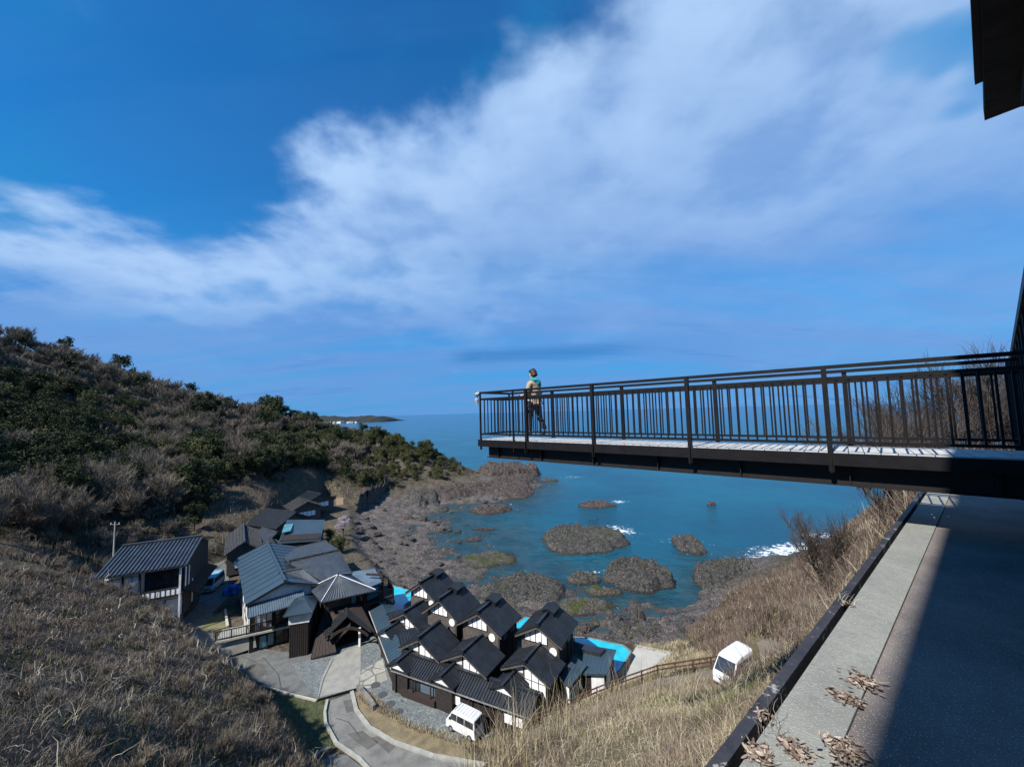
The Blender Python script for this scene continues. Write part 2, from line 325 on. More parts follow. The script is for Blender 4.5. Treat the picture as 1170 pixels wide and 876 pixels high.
# sea bed far out is not needed; far headland
def headland():
    v = []; n = 90; rows = [(0., 0), (.35, .55), (.7, .9), (1., 1.), (1.4, .7), (2., 0)]
    xs_ = np.linspace(0, 1, n); p0 = np.array(D(300, 480, 1500)); p1 = np.array(D(431, 476, 1750)); X_ = []; Y_ = []; Z_ = []
    for r_, hh in rows:
        a = []
        for s_ in xs_:
            base = p0*(1-s_)+p1*s_; top = 34*(1-.25*s_)*min(1, (1-s_)*9)**.5+vnoise(np.array([s_*600]), np.array([r_*50]), .03, 4)[0]*16*min(1, (1-s_)*10)
            a.append((base[0]+r_*18, base[1]+r_*190, hh*top-.8))
        X_.append([q[0] for q in a]); Y_.append([q[1] for q in a]); Z_.append([q[2] for q in a])
    m = simple('far_wood', (.016, .024, .020), (.03, .032, .028), .95, .02, 3., .1)
    o = gridmesh('headland', np.array(X_), np.array(Y_), np.array(Z_), m, {}); tag(o, kind='structure'); return p0, p1
hp0, hp1 = headland()
# ------------------------------------------------------------------ sky
w = bpy.data.worlds.new('World'); SC.world = w; w.use_nodes = True; t = NT(w.node_tree); bg = w.node_tree.nodes['Background']
SUN_AZ, SUN_EL = R(224), R(47)
sky = t.n('ShaderNodeTexSky', sky_type='NISHITA', sun_disc=False, sun_elevation=SUN_EL, sun_rotation=SUN_AZ, air_density=1.3, dust_density=.3, ozone_density=3.5)
dirv = t.n('ShaderNodeTexCoord').outputs['Generated']
def dot(v): nd = t.n('ShaderNodeVectorMath', operation='DOT_PRODUCT', i_0=dirv, i_1=tuple(float(q) for q in v)); return nd.outputs['Value']
def plane(a, b):                       # great circle through two sky directions
    n = np.cross(ray(*a), ray(*b)); return n/np.linalg.norm(n)
sep = t.n('ShaderNodeSeparateXYZ', i_0=dirv); dz = t.math('ADD', t.math('MAXIMUM', sep.outputs[2], 0.), .22)
cx = t.math('DIVIDE', sep.outputs[0], dz); cy = t.math('DIVIDE', sep.outputs[1], dz); cv = t.n('ShaderNodeCombineXYZ', i_0=cx, i_1=cy).outputs[0]
n1 = t.noise(1.3, 6, .52, cv, .1); n2 = t.noise(3.4, 6, .5, cv, .12)
stv = t.n('ShaderNodeMapping', i_0=cv); stv.inputs[2].default_value = (0, 0, R(-32)); stv.inputs[3].default_value = (.35, 2.4, 1); n3 = t.noise(1.1, 6, .62, stv.outputs[0], .6)
jit = t.math('ADD', t.math('MULTIPLY', t.math('SUBTRACT', n1, .5), .60), t.math('MULTIPLY', t.math('SUBTRACT', n2, .5), .38))
s1 = dot(plane((320,205),(745,-20)))                             # below/right of the cloud's diagonal upper edge
s2 = dot(plane((0,266),(340,244)))                               # below the top of the left band
edge = t.math('ADD', t.math('SMOOTH_MAX', s1, s2, .08), t.math('MULTIPLY', jit, .8))
body = t.ramp(edge, -.045, .07)
s3 = dot(plane((-100,326),(460,362)))                            # lower side of the band
low = t.ramp(t.math('ADD', s3, t.math('MULTIPLY', jit, .45)), -.05, .07)
fade = t.math('SUBTRACT', 1., t.math('MULTIPLY', t.ramp(t.math('ADD', edge, t.math('MULTIPLY', jit, .9)), .14, .58), .84))
base = t.mix(1., sky.outputs[0], (.05, .46, .80), 'MULTIPLY')
hz1 = t.ramp(sep.outputs[2], .50, .0); base = t.mix(t.math('MULTIPLY', hz1, .75), base, (.16, 1.8, 4.3))
lav = (.85, 1.85, 4.1); whitec = (2.7, 3.9, 5.7)
veil = t.math('MULTIPLY', t.math('ADD', t.math('MULTIPLY', body, .75), .12), t.math('ADD', .35, t.math('MULTIPLY', t.ramp(n3, .30, .62), .65)))
c = t.mix(veil, base, lav)
dens = t.ramp(t.math('ADD', t.math('MULTIPLY', n1, .35), t.math('MULTIPLY', n2, .65)), .34, .62)
thick = t.math('MULTIPLY', t.math('MULTIPLY', body, fade), t.math('ADD', .26, t.math('MULTIPLY', dens, .74)))
thick = t.math('MULTIPLY', thick, t.math('SUBTRACT', 1., t.math('MULTIPLY', low, .88)))
c = t.mix(t.math('MULTIPLY', thick, .95), c, whitec)
hole = t.math('MULTIPLY', t.ramp(n3, .56, .70), t.math('MULTIPLY', low, .55)); c = t.mix(hole, c, (.03, 1.45, 4.0))
n4 = t.noise(2.2, 3, .5, cv); s5 = dot(plane((820,-60),(1250,330))); azp = t.math('MULTIPLY', t.ramp(n4, .55, .64), t.ramp(t.math('MULTIPLY', s5, -1.), -.12, .15)); c = t.mix(t.math('MULTIPLY', azp, .8), c, (.03, 1.5, 3.7))
bp5 = t.noise(1.7, 5, .55, cv, .4); c = t.mix(t.math('MULTIPLY', t.math('SUBTRACT', 1., body), t.math('MULTIPLY', t.ramp(bp5, .48, .68), .45)), c, (.10, 1.5, 3.3))
str_ = t.math('ADD', dot(plane((470,412),(800,394))), t.math('MULTIPLY', t.math('SUBTRACT', n3, .5), .05)); sq = t.math('SUBTRACT', 1., t.ramp(t.math('ABSOLUTE', str_), .0, .03)); wx = t.math('MULTIPLY', t.ramp(dot(plane((515,800),(515,0))), -.03, .06), t.ramp(t.math('MULTIPLY', dot(plane((760,800),(760,0))), -1.), -.03, .2)); c = t.mix(t.math('MULTIPLY', t.math('MULTIPLY', sq, wx), .5), c, (.05, 1.05, 3.0))
wisp = t.math('MULTIPLY', t.ramp(n2, .55, .75), t.math('MULTIPLY', t.ramp(n1, .52, .62), .35)); c = t.mix(wisp, c, (1.2, 2.5, 4.6))
w.node_tree.links.new(c, bg.inputs[0]); bg.inputs[1].default_value = .115
sd = bpy.data.lights.new('sun', 'SUN'); so = bpy.data.objects.new('sun', sd); COL.objects.link(so); sd.energy = 5.0; sd.angle = R(.53); sd.color = (1., .95, .87)
LD = Vector((-math.sin(SUN_AZ)*math.cos(SUN_EL), -math.cos(SUN_AZ)*math.cos(SUN_EL), -math.sin(SUN_EL))); so.rotation_euler = LD.to_track_quat('-Z', 'Y').to_euler(); so.location = (0, 0, 60)
#PART3
# ------------------------------------------------------------------ roads and paving in the village (flat, sheets a few mm apart)
def sheet(name, pix, z, mat, h=.0, kind='structure', world=False):
    poly = [p[:2] for p in pix] if world else [G(px, py, z)[:2] for px, py in pix]
    mb = MB()
    a = sum(poly[i][0]*poly[(i+1) % len(poly)][1]-poly[(i+1) % len(poly)][0]*poly[i][1] for i in range(len(poly)))
    if a < 0: poly = poly[::-1]
    if h: mb.prism(poly, z-h, z)
    else: mb.add([(x, y, z) for x, y in poly], [tuple(range(len(poly)))])
    return tag(mb.build(name, mat), kind=kind)
def asphalt_mat(name, c1, c2, speck=.0, sc=1.2):
    m, t, b = newmat(name, .85, .3); p = t.pos(); n = t.noise(sc, 6, .65, p); n2 = t.noise(140., 2, .5, p); n3 = t.noise(9., 5, .7, p)
    c = t.mix(t.ramp(n, .3, .7), c1, c2); c = t.mix(t.math('MULTIPLY', t.ramp(n3, .4, .75), .35), c, tuple(x*.55 for x in c1))
    if speck: c = t.mix(t.math('MULTIPLY', t.ramp(n2, .60, .70), speck), c, (.5, .5, .48))
    t.t.links.new(c, b.inputs['Base Color']); bp = t.n('ShaderNodeBump', i_Strength=1., i_Distance=.004, i_Height=t.math('ADD', n2, n3)); t.t.links.new(bp.outputs[0], b.inputs['Normal'])
    return m
asphalt_mat('road_grey', (.15, .155, .15), (.09, .095, .095)); asphalt_mat('drive_pale', (.29, .285, .255), (.20, .20, .185)); asphalt_mat('road_strip', (.20, .20, .185), (.11, .112, .108), 0, .8)
def paver_mat(name, c1, c2, sc, joint):
    m, t, b = newmat(name, .9, .2); p = t.pos(); v = t.n('ShaderNodeTexVoronoi', feature='DISTANCE_TO_EDGE', i_Scale=sc); t.t.links.new(p, v.inputs['Vector'])
    v2 = t.n('ShaderNodeTexVoronoi', i_Scale=sc); t.t.links.new(p, v2.inputs['Vector']); n = t.noise(3., 4, .6, p)
    c = t.mix(t.n('ShaderNodeSeparateXYZ', i_0=v2.outputs['Color']).outputs[0], c1, c2); c = t.mix(t.ramp(n, .35, .7), c, tuple(x*.7 for x in c1)); c = t.mix(t.ramp(v.outputs['Distance'], 0., .07), joint, c)
    t.t.links.new(c, b.inputs['Base Color']); return m
paver_mat('flagstone', (.36, .35, .31), (.22, .22, .20), .55, (.12, .12, .11)); paver_mat('pebbles', (.21, .235, .24), (.10, .115, .12), 4.5, (.045, .05, .05)); paver_mat('gravel', (.20, .20, .20), (.08, .08, .085), 5., (.03, .03, .03))
sheet('road', [(190,704),(216,724),(246,751),(290,777),(340,794),(362,800),(372,795),(384,755),(384,742),(330,745),(262,735),(244,728),(243,700),(262,680),(262,640),(244,636),(236,650),(226,690),(210,706)], 3.12, MATS['road_grey'])
sheet('pavement', [(330,760),(352,753),(384,740),(432,722),(440,758),(452,790),(520,818),(560,840),(530,850),(472,830),(440,812),(424,790),(410,787),(362,799),(345,775)], 3.126, MATS['pebbles'])
sheet('driveway', [(363,796),(367,775),(378,752),(412,733),(412,770),(409,785)], 3.132, MATS['drive_pale'])
sheet('stone_path', [(412,770),(414,765),(437,752),(443,776),(421,786),(411,784)], 3.138, MATS['flagstone'])
sheet('stone_path', [(412,764),(412,735),(428,727),(433,746),(426,754)], 3.138, MATS['pebbles'])
sheet('verge', [(226,719),(238,706),(256,698),(259,716),(240,721)], 3.14, simple('short_grass', (.10, .115, .05), (.17, .15, .09), .95, 1.3, .03, 12.), .05)
sheet('verge', [(300,786),(362,802),(372,806),(370,830),(380,848),(362,880),(300,880),(280,830)], 3.10, simple('wet_grass', (.05, .062, .032), (.085, .088, .045), .95, 1., .05, 9.), .0)
sheet('verge', [(404,790),(424,792),(440,814),(472,832),(530,850),(540,866),(498,862),(450,846),(424,828),(410,808)], 3.15, simple('dry_verge', (.13, .105, .065), (.22, .18, .11), .95, .9, .06, 10.), .06)
sheet('road', [(374,801),(402,791),(407,812),(422,832),(450,849),(496,865),(560,876),(580,900),(440,900),(410,868),(384,850),(372,828)], 3.135, MATS['road_strip'])
sheet('road', [(340,880),(372,860),(396,862),(424,884),(430,905),(340,905)], 3.13, MATS['road_grey'])
asphalt_mat('road_patch', (.12, .115, .105), (.08, .078, .072)); simple('crack_seal', (.05, .05, .05), (.08, .08, .078), .9)
for pp in ([(392,800),(402,798),(404,812),(396,814)], [(396,838),(414,834),(432,848),(420,856)], [(424,842),(436,840),(452,852),(444,860)], [(280,760),(300,757),(306,770),(288,772)]): sheet('road_patch', pp, 3.142, MATS['road_patch'])
for pl in ([(381,752),(370,775),(364,797)], [(384,820),(398,824),(412,842)], [(300,750),(318,770),(322,790)], [(225,735),(262,742),(300,760)], [(412,770),(424,762),(436,764)]):
    ck = MB(); 
    for (a0, b0), (a1, b1) in zip(pl[:-1], pl[1:]):
        u0 = Vector(G(a0, b0, 3.146)); u1 = Vector(G(a1, b1, 3.146)); ck.bar(u0, u1, .07, .006)
    tag(ck.build('road_joint', MATS['crack_seal']), kind='structure')
def kerb(pix, z, w, h, mat, name='kerb', kind='structure'):
    mb = MB(); p = [G(x, y, z) for x, y in pix]
    for a, b in zip(p[:-1], p[1:]): mb.bar((a[0], a[1], z+h/2), (b[0], b[1], z+h/2), w, h)
    return tag(mb.build(name, mat), kind=kind)
kerb([(374,801),(371,815),(372,828),(384,850),(410,868),(440,900)], 3.10, .22, .22, MATS['concrete'])
kerb([(402,791),(407,812),(422,832),(450,849),(496,865),(560,876)], 3.10, .3, .18, MATS['concrete'])
kerb([(363,800),(409,787)], 3.10, .12, .12, MATS['steel_dark'])
kerb([(409,788),(421,801),(428,812)], 3.1, .3, .5, MATS['stone_wall'])
kerb([(300,784),(330,793),(362,801)], 3.1, .16, .14, MATS['concrete_pale'])
kerb([(257,698),(260,717)], 3.1, .25, .3, MATS['concrete_pale']); kerb([(345,877),(366,862),(380,857)], 3.1, .25, .3, MATS['stone_wall'])
dm = simple('cover_iron', (.05, .055, .06), (.08, .085, .09), .6, 8.)
for px, py in ((429,782),(437,793),(446,804),(455,813)):
    x, y, z = G(px, py, 3.14); mb = MB(); mb.tube([(0, 0, 0), (0, 0, .03)], .42, 20); o = mb.build('paving_disc', dm, loc=None); o.location = (x, y, z-.01)
    tag(o, 'dark round stepping disc set in the pebble forecourt', 'stepping stone', 'row of dark discs set in the forecourt')
sheet('ramp', [(713,762),(728,736),(768,744),(752,774),(712,790),(700,778)], 3.15, MATS['concrete_pale'], .5)
# the upper road bench
mb = MB(); br = np.array(BACKROAD); L_ = [];
for i in range(len(br)-1):
    for k in range(8): L_.append(br[i]+(br[i+1]-br[i])*k/8)
L_.append(br[-1]); L_ = np.array(L_)
tn = np.gradient(L_[:, :2], axis=0); tn /= np.linalg.norm(tn, axis=1)[:, None]; nn = np.stack([-tn[:, 1], tn[:, 0]], -1); nn_ = nn
for s_ in (-1.5, 1.5):
    for i_, (p, q) in enumerate(zip(L_, nn)): mb.v.append((p[0]+q[0]*s_*min(1, (len(L_)-i_)/14), p[1]+q[1]*s_*min(1, (len(L_)-i_)/14), p[2]))
k = len(L_); mb.f = [(i, i+1, k+i+1, k+i)[::-1] for i in range(k-1)]; mb.mi = [0]*(k-1); asphalt_mat('track_dirt', (.17, .145, .115), (.12, .10, .08)); tag(mb.build('track', MATS['track_dirt']), kind='structure')
sheet('road', [(858,772),(852,760),(868,742),(884,742),(890,756),(878,772)], 11.2, MATS['road_grey'])
# ------------------------------------------------------------------ sea rocks
def rock_mat(name, c1, c2, pale, green):
    m, t, b = newmat(name, .9, .2); p = t.pos(); n2 = t.noise(1.3, 7, .7, p); n3 = t.noise(6., 5, .75, p); n1 = t.noise(.35, 4, .6, p)
    v = t.n('ShaderNodeTexVoronoi', feature='DISTANCE_TO_EDGE', i_Scale=1.1); t.t.links.new(p, v.inputs['Vector'])
    c = t.mix(t.ramp(n2, .3, .7), c1, c2); c = t.mix(t.math('MULTIPLY', t.ramp(n3, .50, .64), .85), c, pale); nz = t.n('ShaderNodeSeparateXYZ', i_0=t.n('ShaderNodeNewGeometry').outputs['Normal']).outputs[2]
    c = t.mix(t.math('MULTIPLY', t.math('MULTIPLY', t.ramp(n1, .48, .62), green), t.ramp(nz, .6, .9)), c, (.085, .11, .025)); z = t.n('ShaderNodeSeparateXYZ', i_0=p).outputs[2]
    wet = t.ramp(t.math('MULTIPLY', z, -1.), -.5, -.12); c = t.mix(t.math('MULTIPLY', wet, .7), c, (.03, .028, .025))
    c = t.mix(t.ramp(v.outputs['Distance'], .045, 0.), c, tuple(x*.35 for x in c1))
    t.t.links.new(c, b.inputs['Base Color']); bp = t.n('ShaderNodeBump', i_Strength=1., i_Distance=.9, i_Height=t.math('ADD', n2, t.math('MULTIPLY', n3, .5))); t.t.links.new(bp.outputs[0], b.inputs['Normal']); return m
RM = [rock_mat('rock_grey', (.032, .031, .031), (.115, .108, .102), (.33, .32, .30), .3), rock_mat('rock_red', (.036, .028, .027), (.12, .094, .086), (.33, .28, .26), .1), rock_mat('rock_green', (.06, .055, .045), (.13, .12, .10), (.34, .32, .28), .9)]
def sea_rock(px, py, wpx, hpx, h, label, m=0, seed=1, rot=0., flat=.6, nr=34, na=110, z0=0.):
    c = G(px, py, z0); Yd = c[1]; rx = wpx/439*Yd/2; y1 = G(px, py-hpx/2, z0)[1]; y2 = G(px, py+hpx/2, z0)[1]; ry = (y1-y2)/2
    a = np.linspace(0, 2*np.pi, na, endpoint=False); rr_ = np.linspace(0, 1.12, nr)**.85; A_, Q = np.meshgrid(a, rr_)
    rad = 1+.62*vnoise(np.cos(A_)*1.6+9, np.sin(A_)*1.6+9, 1., seed, 4)+.22*vnoise(np.cos(A_)*6+9, np.sin(A_)*6+9, 1., seed+2, 3)
    X_ = np.cos(A_)*rx*Q*rad; Y_ = np.sin(A_)*ry*Q*rad
    nzv = vnoise(X_, Y_, .25, seed+3, 5)*2; rg = 1-np.abs(vnoise(X_+.4*Y_, Y_-.2*X_, .55, seed+5, 5))*4
    prof = (1-sstep(flat, 1.0, Q+.12*vnoise(X_, Y_, .8, seed+8)))
    stp = vnoise(X_*.5+Y_*.2, Y_*1.2-X_*.3, .5, seed+14, 3)*2; Z_ = h*prof*(.62-.22*(Q<.55)*(.55-Q)+.38*nzv+.30*rg+.35*stp)+(-.6)*(1-prof)+.1*prof*h; Z_ += prof*min(h, 2.)*(.26*(1-np.abs(vnoise(X_*.9-Y_*.5, Y_*1.3+X_*.4, .9, seed+21, 4)*5))+.5*vnoise(X_, Y_, 2.2, seed+23, 3)-.1); Z_[-1] = -1.2
    X_ += vnoise(X_, Y_+Z_, 1.1, seed+11)*.5*prof; V = np.stack([X_.ravel(), Y_.ravel(), Z_.ravel()], -1)
    fs = []; i = np.arange(nr-1)[:, None]*na; j = np.arange(na)[None, :]; j2 = (j+1) % na
    Fq = np.stack([i+j+0*j2, i+na+j, i+na+j2, i+j2], -1).reshape(-1, 4)
    o = npmesh('sea_rock', V, Fq, RM[m]); o.location = (c[0], c[1], z0); o.rotation_euler = (0, 0, rot); return tag(o, label, 'rock')
sea_rock(665,617,102,33,1.5,'large oval flat-topped rock island in the middle of the bay',0,3,0,.72)
sea_rock(681,577,56,10,.8,'long thin low rock with white foam at its right tip, far out in the bay',1,5,0,.5)
sea_rock(786,625,36,22,1.5,'small rounded rock standing alone in the right part of the bay',0,9,0,.6)
sea_rock(731,661,74,34,2.0,'squarish brown rock block right of the low shelf near the shore',0,12,.1,.75)
sea_rock(850,672,98,52,2.0,'broad cracked grey rock platform at the foot of the right cliff',0,15,.0,.8,44,140)
sea_rock(598,674,114,40,1.1,'wide low brown rock shelf just behind the black roofed villas',0,21,.25,.6,44,140)
sea_rock(667,664,40,13,1.3,'small dark rock between the brown shelf and the square block, in foam',0,23)
sea_rock(729,708,20,12,1.7,'small rock stump in the shallows right of the villas',0,28,0,.35)
sea_rock(561,583,56,12,1.3,'low ragged rock just off the foot of the headland',1,31,.2,.45)
sea_rock(556,640,98,28,.6,'low jagged reef streaked with pale rock and green weed',2,35,.15,.35,44,140)
sea_rock(664,694,96,26,.7,'flat reef covered with green weed behind the right villa',2,41,0,.4)
sea_rock(690,677,60,14,.8,'green weedy ledge in front of the square rock block',2,44,0,.4)
sea_rock(553,605,42,5,.35,'thin sliver of rock barely above the water in the left bay',1,47,0,.4)
sea_rock(541,617,34,6,.4,'tiny low rock awash left of the large island',1,51,0,.4)
sea_rock(497,665,60,22,.7,'small dark rock ledge behind the leftmost villa roofs',0,55,0,.4)
sea_rock(813,577,12,2.5,.9,'tiny dark rock poking out of the open bay to the right',1,57,0,.5)
sea_rock(566,555,112,28,2.0,'long reddish rocky point at the tip of the headland',1,61,.05,.68,60,200)
sea_rock(578,543,74,12,4.2,'higher red rock crest on top of the rocky point',1,63,.05,.82,46,160)
sea_rock(628,549,30,4,.7,'string of small rocks trailing off the rocky point into foam',1,66,0,.3)
sea_rock(520,566,120,16,2.6,'broken brown rocks along the base of the headland',1,71,.05,.55,40,160)
sea_rock(484,574,46,16,3.,'grey boulder heap at the left foot of the headland',0,73,0,.5)
sea_rock(432,577,9,30,6.5,'dark upright rock fin standing over the rocky shore',0,75,0,.6,24,50)
# shore boulders
brs = []
for i in range(3):
    mb = MB(); bm = bmesh.new(); bmesh.ops.create_icosphere(bm, subdivisions=3, radius=1.)
    for v in bm.verts: v.co = v.co*(1+.5*noise.noise(v.co*1.1+Vector((i*7, 0, 0)))+.2*noise.noise(v.co*3.1)); v.co.z *= .6
    me = bpy.data.meshes.new('boulder'); bm.to_mesh(me); bm.free(); me.materials.append(RM[i % 2]); brs.append(me)
cnt = 0; rb = random.Random(3)
ZONES = [((395,575),(535,640),90),((410,640),(520,690),45),((690,705),(790,735),45),((505,545),(610,575),30),((560,690),(720,725),60)]
for (x0, y0), (x1, y1), n in ZONES:
    for k in range(n):
        px = rb.uniform(x0, x1); py = rb.uniform(y0, y1); x, y, _ = G(px, py, .5)
        z = hz(x, y)
        if z < -.35 or z > 4 : continue
        s = rb.choice([.3, .4, .5, .7, .9])*(1.3 if y > 90 else .8); o = link('boulder', brs[rb.randrange(3)]); o.location = (x, y, z+.05*s); o.scale = (s*rb.uniform(.8, 1.5), s, s*rb.uniform(.6, 1.1)); o.rotation_euler = (0, 0, rb.uniform(0, 6))
        tag(o, 'loose grey boulder lying on the rocky shore', 'boulder', 'boulders scattered along the shore'); cnt += 1
# ------------------------------------------------------------------ village buildings
def par(o, root): o.parent = root; o.matrix_parent_inverse = root.matrix_basis.inverted(); return o
def slope(mb, r0, r1, e1, e0, t=.13, ribs=.3, rw=.05, rh=.045, ov=0., course=0):
    """roof slope: ridge r0->r1, eave e0->e1; ribs run down the slope"""
    r0, r1, e0, e1 = map(Vector, (r0, r1, e0, e1)); mb.slab((r0, r1, e1, e0), t)
    L = max((r1-r0).length, (e1-e0).length); n = max(2, int(L/ribs)); nrm = (r1-r0 if (r1-r0).length > .1 else e1-e0).cross(e0-r0).normalized()
    if nrm.z < 0: nrm = -nrm
    for i in range(n+1):
        f = i/n; a = r0.lerp(r1, f)+nrm*rh*.5; b = e0.lerp(e1, f)+nrm*rh*.5
        if (b-a).length > .2: mb.bar(a, b, rw, rh, nrm)
def window_part(root, name, x0, x1, z0, z1, y, mat, cols=3, rows=1, frame='timber_dark', poly=None):
    mb = MB()
    if poly: P_ = [(px, y, pz) for px, pz in poly]; mb.add(P_+[(a, y+.05, c) for a, _, c in P_], [tuple(range(len(P_))), tuple(range(len(P_), 2*len(P_)))[::-1]])
    else: mb.box(x0, x1, y, y+.05, z0, z1)
    o = mb.build(name, MATS[mat], root); fb = MB()
    def top(x):
        if not poly: return z1
        up_ = poly[2:]; xs_ = [p[0] for p in up_]; zs_ = [p[1] for p in up_]; i = np.argsort(xs_); return float(np.interp(x, np.array(xs_)[i], np.array(zs_)[i]))
    for i in range(cols+1):
        x = x0+(x1-x0)*i/cols; zt = top(x)
        if zt-z0 > .05: fb.box(x-.03, x+.03, y-.035, y-.003, z0-.03, zt)
    for j in range(rows+1):
        z = z0+(z1-z0)*j/rows
        if poly and j == rows: continue
        xr = x1
        if poly:
            cand = [x for x in np.linspace(x0, x1, 30) if top(x) >= z]; xr = max(cand) if cand else x0
        fb.box(x0, xr, y-.045, y-.036, z-.025, z+.025)
    fb.build('frame', MATS[frame], o); return o
def gable(name, label, cat, p, zg, roofm='tile_black', wallm='timber_dark', frontm=None, group=None, kind='', ribs=.3, rw=.05, ov=(.45, .5), vent=False):
    x, y, az, L, W, ze, zr = p; root = empty(name, (x, y, zg), -az, label, cat, group); ze -= zg; zr -= zg
    rf = MB(); hw = W/2
    for s in (-1, 1): slope(rf, (0, 0, zr), (0, L, zr), (s*hw, L, ze), (s*hw, 0, ze), .12, ribs, rw, .05)
    ro = rf.build('roof', MATS[roofm], root)
    rc = MB(); rc.box(-.13, .13, -.05, L+.05, zr-.02, zr+.2); rc.box(-.17, .17, -.1, .05, zr-.1, zr+.28); rc.build('ridge_cap', MATS[roofm], ro)
    for yy in (0.03, L-.03):
        bb = MB(); bb.bar((0, yy, zr-.2), (-hw, yy, ze-.2), .05, .16); bb.bar((0, yy, zr-.2), (hw, yy, ze-.2), .05, .16); bb.build('barge_board', MATS['grey_timber'], ro)
    if vent:
        vb = MB(); a, b = L*.52, L*.86; 
        for s in (-1, 1): slope(vb, (0, a, zr+.45), (0, b, zr+.45), (s*.75, b, zr+.18), (s*.75, a, zr+.18), .08, .3, .04, .04)
        vb.box(-.6, .6, a+.15, b-.15, zr-.3, zr+.2); vb.build('roof_vent', MATS[roofm], ro)
    wx = hw-ov[0]; y0, y1 = ov[1], L-.35; zt = ze+(zr-ze)*(ov[0]/hw)-.13; wb = MB()
    sec = [(-wx, 0), (wx, 0), (wx, zt), (0, zr-.14), (-wx, zt)]
    vs = [(a, y0, b) for a, b in sec]+[(a, y1, b) for a, b in sec]
    wb.add(vs, [(0, 1, 2, 3, 4), (9, 8, 7, 6, 5)]+[(i, i+5, (i+1) % 5+5, (i+1) % 5) for i in range(5)][::1]); wb.build('wall', MATS[wallm], root)
    if frontm:
        fb = MB(); fb.add([(a*.995, y0-.02, b*.995) for a, b in sec]+[(a*.995, y0-.004, b*.995) for a, b in sec], [(0, 1, 2, 3, 4), (9, 8, 7, 6, 5)]+[(i, i+5, (i+1) % 5+5, (i+1) % 5) for i in range(5)]); fb.build('front_cladding', MATS[frontm], root)
    return root, dict(hw=hw, wx=wx, y0=y0-.06, ze=ze, zr=zr, L=L, y1=y1, zt=zt)
def villa_back(label, p):
    r, q = gable('villa', label, 'villa', p, 3.12, 'tile_black', 'timber_dark', 'grey_timber', 'four rear two-storey villas', vent=True)
    zr = q['zr']; hw = q['hw']; sl = (zr-q['ze'])/hw
    poly = [(-1.55, zr-1.75), (.75, zr-1.75), (.75, zr-.35-sl*.75), (0, zr-.42), (-1.55, zr-.35-sl*1.55)]
    window_part(r, 'window', -1.55, .75, zr-1.75, zr-.5, q['y0'], 'paper_white', 4, 1, poly=poly)
    mb = MB(); a = [2*math.pi*i/28 for i in range(28)]; cx_, cz_ = 1.33, zr-2.2
    vs = [(cx_+.36*math.cos(t_), q['y0']-.03, cz_+.36*math.sin(t_)) for t_ in a]; mb.add(vs+[(v[0], v[1]+.06, v[2]) for v in vs], [tuple(range(28)), tuple(range(28, 56))[::-1]]+[(i, i+28, (i+1) % 28+28, (i+1) % 28) for i in range(28)])
    mb.build('round_window', MATS['paper_white'], r)
    for yy in (1.2, 2.5):
        mb = MB(); mb.box(q['wx'], q['wx']+.05, yy, yy+.75, q['ze']-1.0, q['ze']-.3); o = mb.build('window', MATS['metal_roof_pale'], r)
    mb = MB(); mb.box(-q['wx']-.05, q['wx']+.05, q['y0']-.07, q['y0']-.0, zr-3.3, zr-3.18); mb.box(q['wx']-.12, q['wx']+.04, q['y0']-.06, q['y0']+.06, 0, q['zt']); mb.build('corner_post', MATS['timber_dark'], r)
    mb = MB(); 
    for i in range(3): mb.tube([(q['wx']+.3, q['y1']-.5-i*.9, 0), (q['wx']+.3, q['y1']-.5-i*.9, q['ze']-.3)], .03, 6)
    mb.build('drainpipe', MATS['steel_dark'], r)
villa_back('leftmost of the rear villas, beside the pool, black roof with raised vent', [-11.36,46.39,0.511,4.1,4.6,7.9,9.40])
villa_back('second rear villa from the left, tucked against the leftmost one', [-8.33,42.25,0.487,4.2,4.81,7.7,9.40])
villa_back('third rear villa from the left, its gable with round window behind the middle front villa', [-3.97,39.39,0.514,4.1,5.3,7.8,9.40])
villa_back('rightmost rear villa, nearest the long turquoise pool', [1.73,36.85,0.497,4.45,4.72,8.1,9.40])
